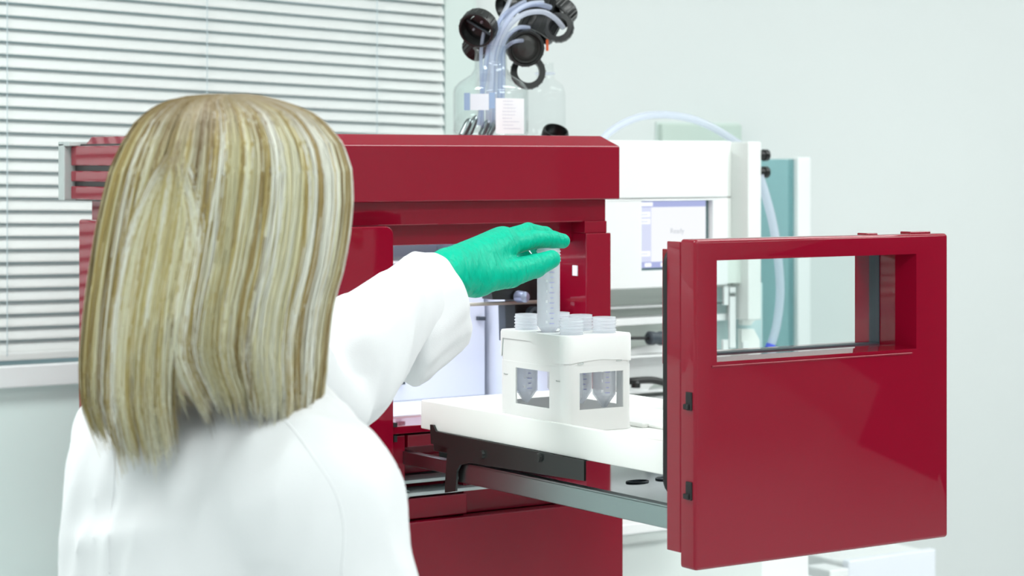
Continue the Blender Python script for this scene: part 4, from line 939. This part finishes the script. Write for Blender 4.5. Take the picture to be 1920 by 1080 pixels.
for li in range(NL):
    # face gap lies on the far right: azimuth measured from right through the camera side
    phi0 = rng.uniform(-.55*math.pi*.28, 1.0*math.pi*1.28)
    if li % 3: phi0 = math.acos(rng.uniform(-1, 1))
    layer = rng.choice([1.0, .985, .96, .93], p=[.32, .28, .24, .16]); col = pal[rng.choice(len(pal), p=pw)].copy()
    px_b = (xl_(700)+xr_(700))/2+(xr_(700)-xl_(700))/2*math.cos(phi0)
    if layer < .97: col = col*rng.uniform(.42, .7)  # deeper layers coloured darker, painting shade into the gaps between locks
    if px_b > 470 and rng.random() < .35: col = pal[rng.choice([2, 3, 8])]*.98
    ep0 = end_py(px_b, phi0)+rng.normal()*13
    if rng.random() < .14 and 200 < px_b < 560: ep0 -= rng.uniform(10, 70)
    st = rng.integers(16, 28); wphi = rng.uniform(.012, .032); wob = rng.normal()*.035; ph = rng.uniform(0, 6.28)
    whorl = li >= 360
    if whorl:
        fan = (li-376)/16*.36; phi0 = 2.09; layer = 1.012; wphi = .02; wob = .01; col = pal[rng.choice([0, 1, 2, 2, 3, 4, 7])].copy(); px_b = 433-215*.5+fan*-190; ep0 = end_py(px_b, 2.0)+rng.normal()*12
    for sidx in range(st):
        dphi = rng.normal()*wphi; phi = phi0+dphi; s0 = layer*(1+rng.normal()*.008)
        py0 = 177+abs(rng.normal())*9+ (rng.uniform(0, 60) if rng.random() < .3 else 0)
        ep = ep0+rng.normal()*20; t = np.linspace(0, 1, NSEG)
        # denser sampling over the dome
        if whorl: py0 = 262+abs(fan)*60+rng.uniform(-12, 25)
        py = py0+(ep-py0)*(.35*t**2.2+.65*t**1.25) if True else None
        ph_t = phi+wob*np.sin(t*3+ph)*t+.01*np.sin(t*9+ph+sidx)
        if whorl: ph_t = phi+fan*smooth01(-.1, .55, t)+.01*np.sin(t*9+sidx); s0 = layer*(1+rng.normal()*.004)-.03*(1-smooth01(0, .08, t))
        dxs = np.zeros(NSEG)
        if 318 < px_b < 590 and math.sin(phi0) > 0:
            dxs = 58*smooth01(650, 790, py)*np.clip((600-px_b)/280, 0, 1)
        inward = 1-.22*smooth01(560, 780, py)*(np.interp(px_b, [300, 330, 440, 520], [.25, .8, .7, .1]))*(math.sin(phi0) > 0)
        if math.cos(phi0) > .93: inward = inward*(1-.06*smooth01(330, 560, py))
        flick = 1-.05*smooth01(ep-70, ep, py)
        l, r = xl_(py), xr_(py); ac = (l+r)/2; ra = (r-l)/2; rb = np.minimum(ra/2010, .112)
        X = ac+s0*ra*np.cos(ph_t)*flick+dxs; D = HDH-s0*inward*rb*np.sin(ph_t)
        P = px3(X, py, D)
        rad = .0009*(1-.88*t**3)*rng.uniform(.7, 1.25)
        T = np.gradient(P, axis=0); T /= np.linalg.norm(T, axis=1)[:, None]+1e-9
        nrm = np.array(RIGHT); A = np.cross(T, np.array(AWAY)); A /= np.linalg.norm(A, axis=1)[:, None]+1e-9; B = np.cross(T, A)
        V = np.stack([P+A*rad[:, None], P-A*rad[:, None]*.5+B*rad[:, None]*.87, P-A*rad[:, None]*.5-B*rad[:, None]*.87], 1).reshape(-1, 3)
        i = np.arange(NSEG-1)[:, None]*3; k = np.arange(3)[None]; q = np.stack([i+k, i+(k+1) % 3, i+3+(k+1) % 3, i+3+k], -1).reshape(-1, 4)
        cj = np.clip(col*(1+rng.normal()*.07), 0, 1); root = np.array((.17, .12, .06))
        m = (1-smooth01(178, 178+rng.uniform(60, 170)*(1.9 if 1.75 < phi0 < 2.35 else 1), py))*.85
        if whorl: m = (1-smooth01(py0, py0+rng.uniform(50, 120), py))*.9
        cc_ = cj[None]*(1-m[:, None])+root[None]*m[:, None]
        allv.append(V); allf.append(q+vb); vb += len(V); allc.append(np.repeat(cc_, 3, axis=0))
# base cap under the strands
rowsy = np.concatenate([np.array([176.5, 180, 186, 196, 212, 235]), np.linspace(260, 700, 23)]); NP = 60; a_ = []
for py in rowsy:
    phi = np.linspace(-.18*math.pi, 1.3*math.pi, NP); X, D = hullpt(py, phi, .93); 
    sh = 1-.30*smooth01(520, 720, py); D = HDH+(D-HDH)*sh; a_.append(px3(X, np.full(NP, py+3.0), D))
V = np.concatenate(a_); q = []
for i in range(len(rowsy)-1):
    for k in range(NP-1): q.append((i*NP+k, i*NP+k+1, (i+1)*NP+k+1, (i+1)*NP+k))
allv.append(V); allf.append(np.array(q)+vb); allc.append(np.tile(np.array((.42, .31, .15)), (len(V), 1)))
V = np.concatenate(allv); Fc = np.concatenate(allf); Cc_ = np.concatenate(allc)
hm = np_mesh('hair', V, Fc); at = hm.color_attributes.new('strand', 'FLOAT_COLOR', 'POINT')
at.data.foreach_set('color', np.concatenate([Cc_, np.ones((len(Cc_), 1))], 1).astype(np.float32).ravel())
hmat = mat('blonde_hair', (.7, .6, .35), .48, spec=.2); nt = hmat.node_tree; vc = nt.nodes.new('ShaderNodeVertexColor'); vc.layer_name = 'strand'
nt.links.new(vc.outputs['Color'], nt.nodes['Principled BSDF'].inputs['Base Color'])
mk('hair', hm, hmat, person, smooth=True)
# ---- safety glasses: temple arms and a clear wrap lens
bm = bmesh.new()
for s in (1, -1):
    tube(bm, spline([Hc+HE*s*.082-HF*.02+UP*.016, Hc+HE*s*.083+HF*.03+UP*.02, Hc+HE*s*.078+HF*.085+UP*.018], 5), .0022, 8)
gl = mk('safety_glasses', bm, M['hose'], person, smooth=True)
bm = bmesh.new(); R_ = []
for z in (-.010, .012, .036):
    R_.append([bm.verts.new(Hc+HE*(.079*math.sin(a))+HF*(.05+.068*math.cos(a))+UP*z) for a in [math.radians(-80+160*k/24) for k in range(25)]])
for a, b in zip(R_, R_[1:]):
    for k in range(24): bm.faces.new((a[k], a[k+1], b[k+1], b[k]))
mk('lens', solid(bm, .0015), M['glass'], gl, smooth=True)
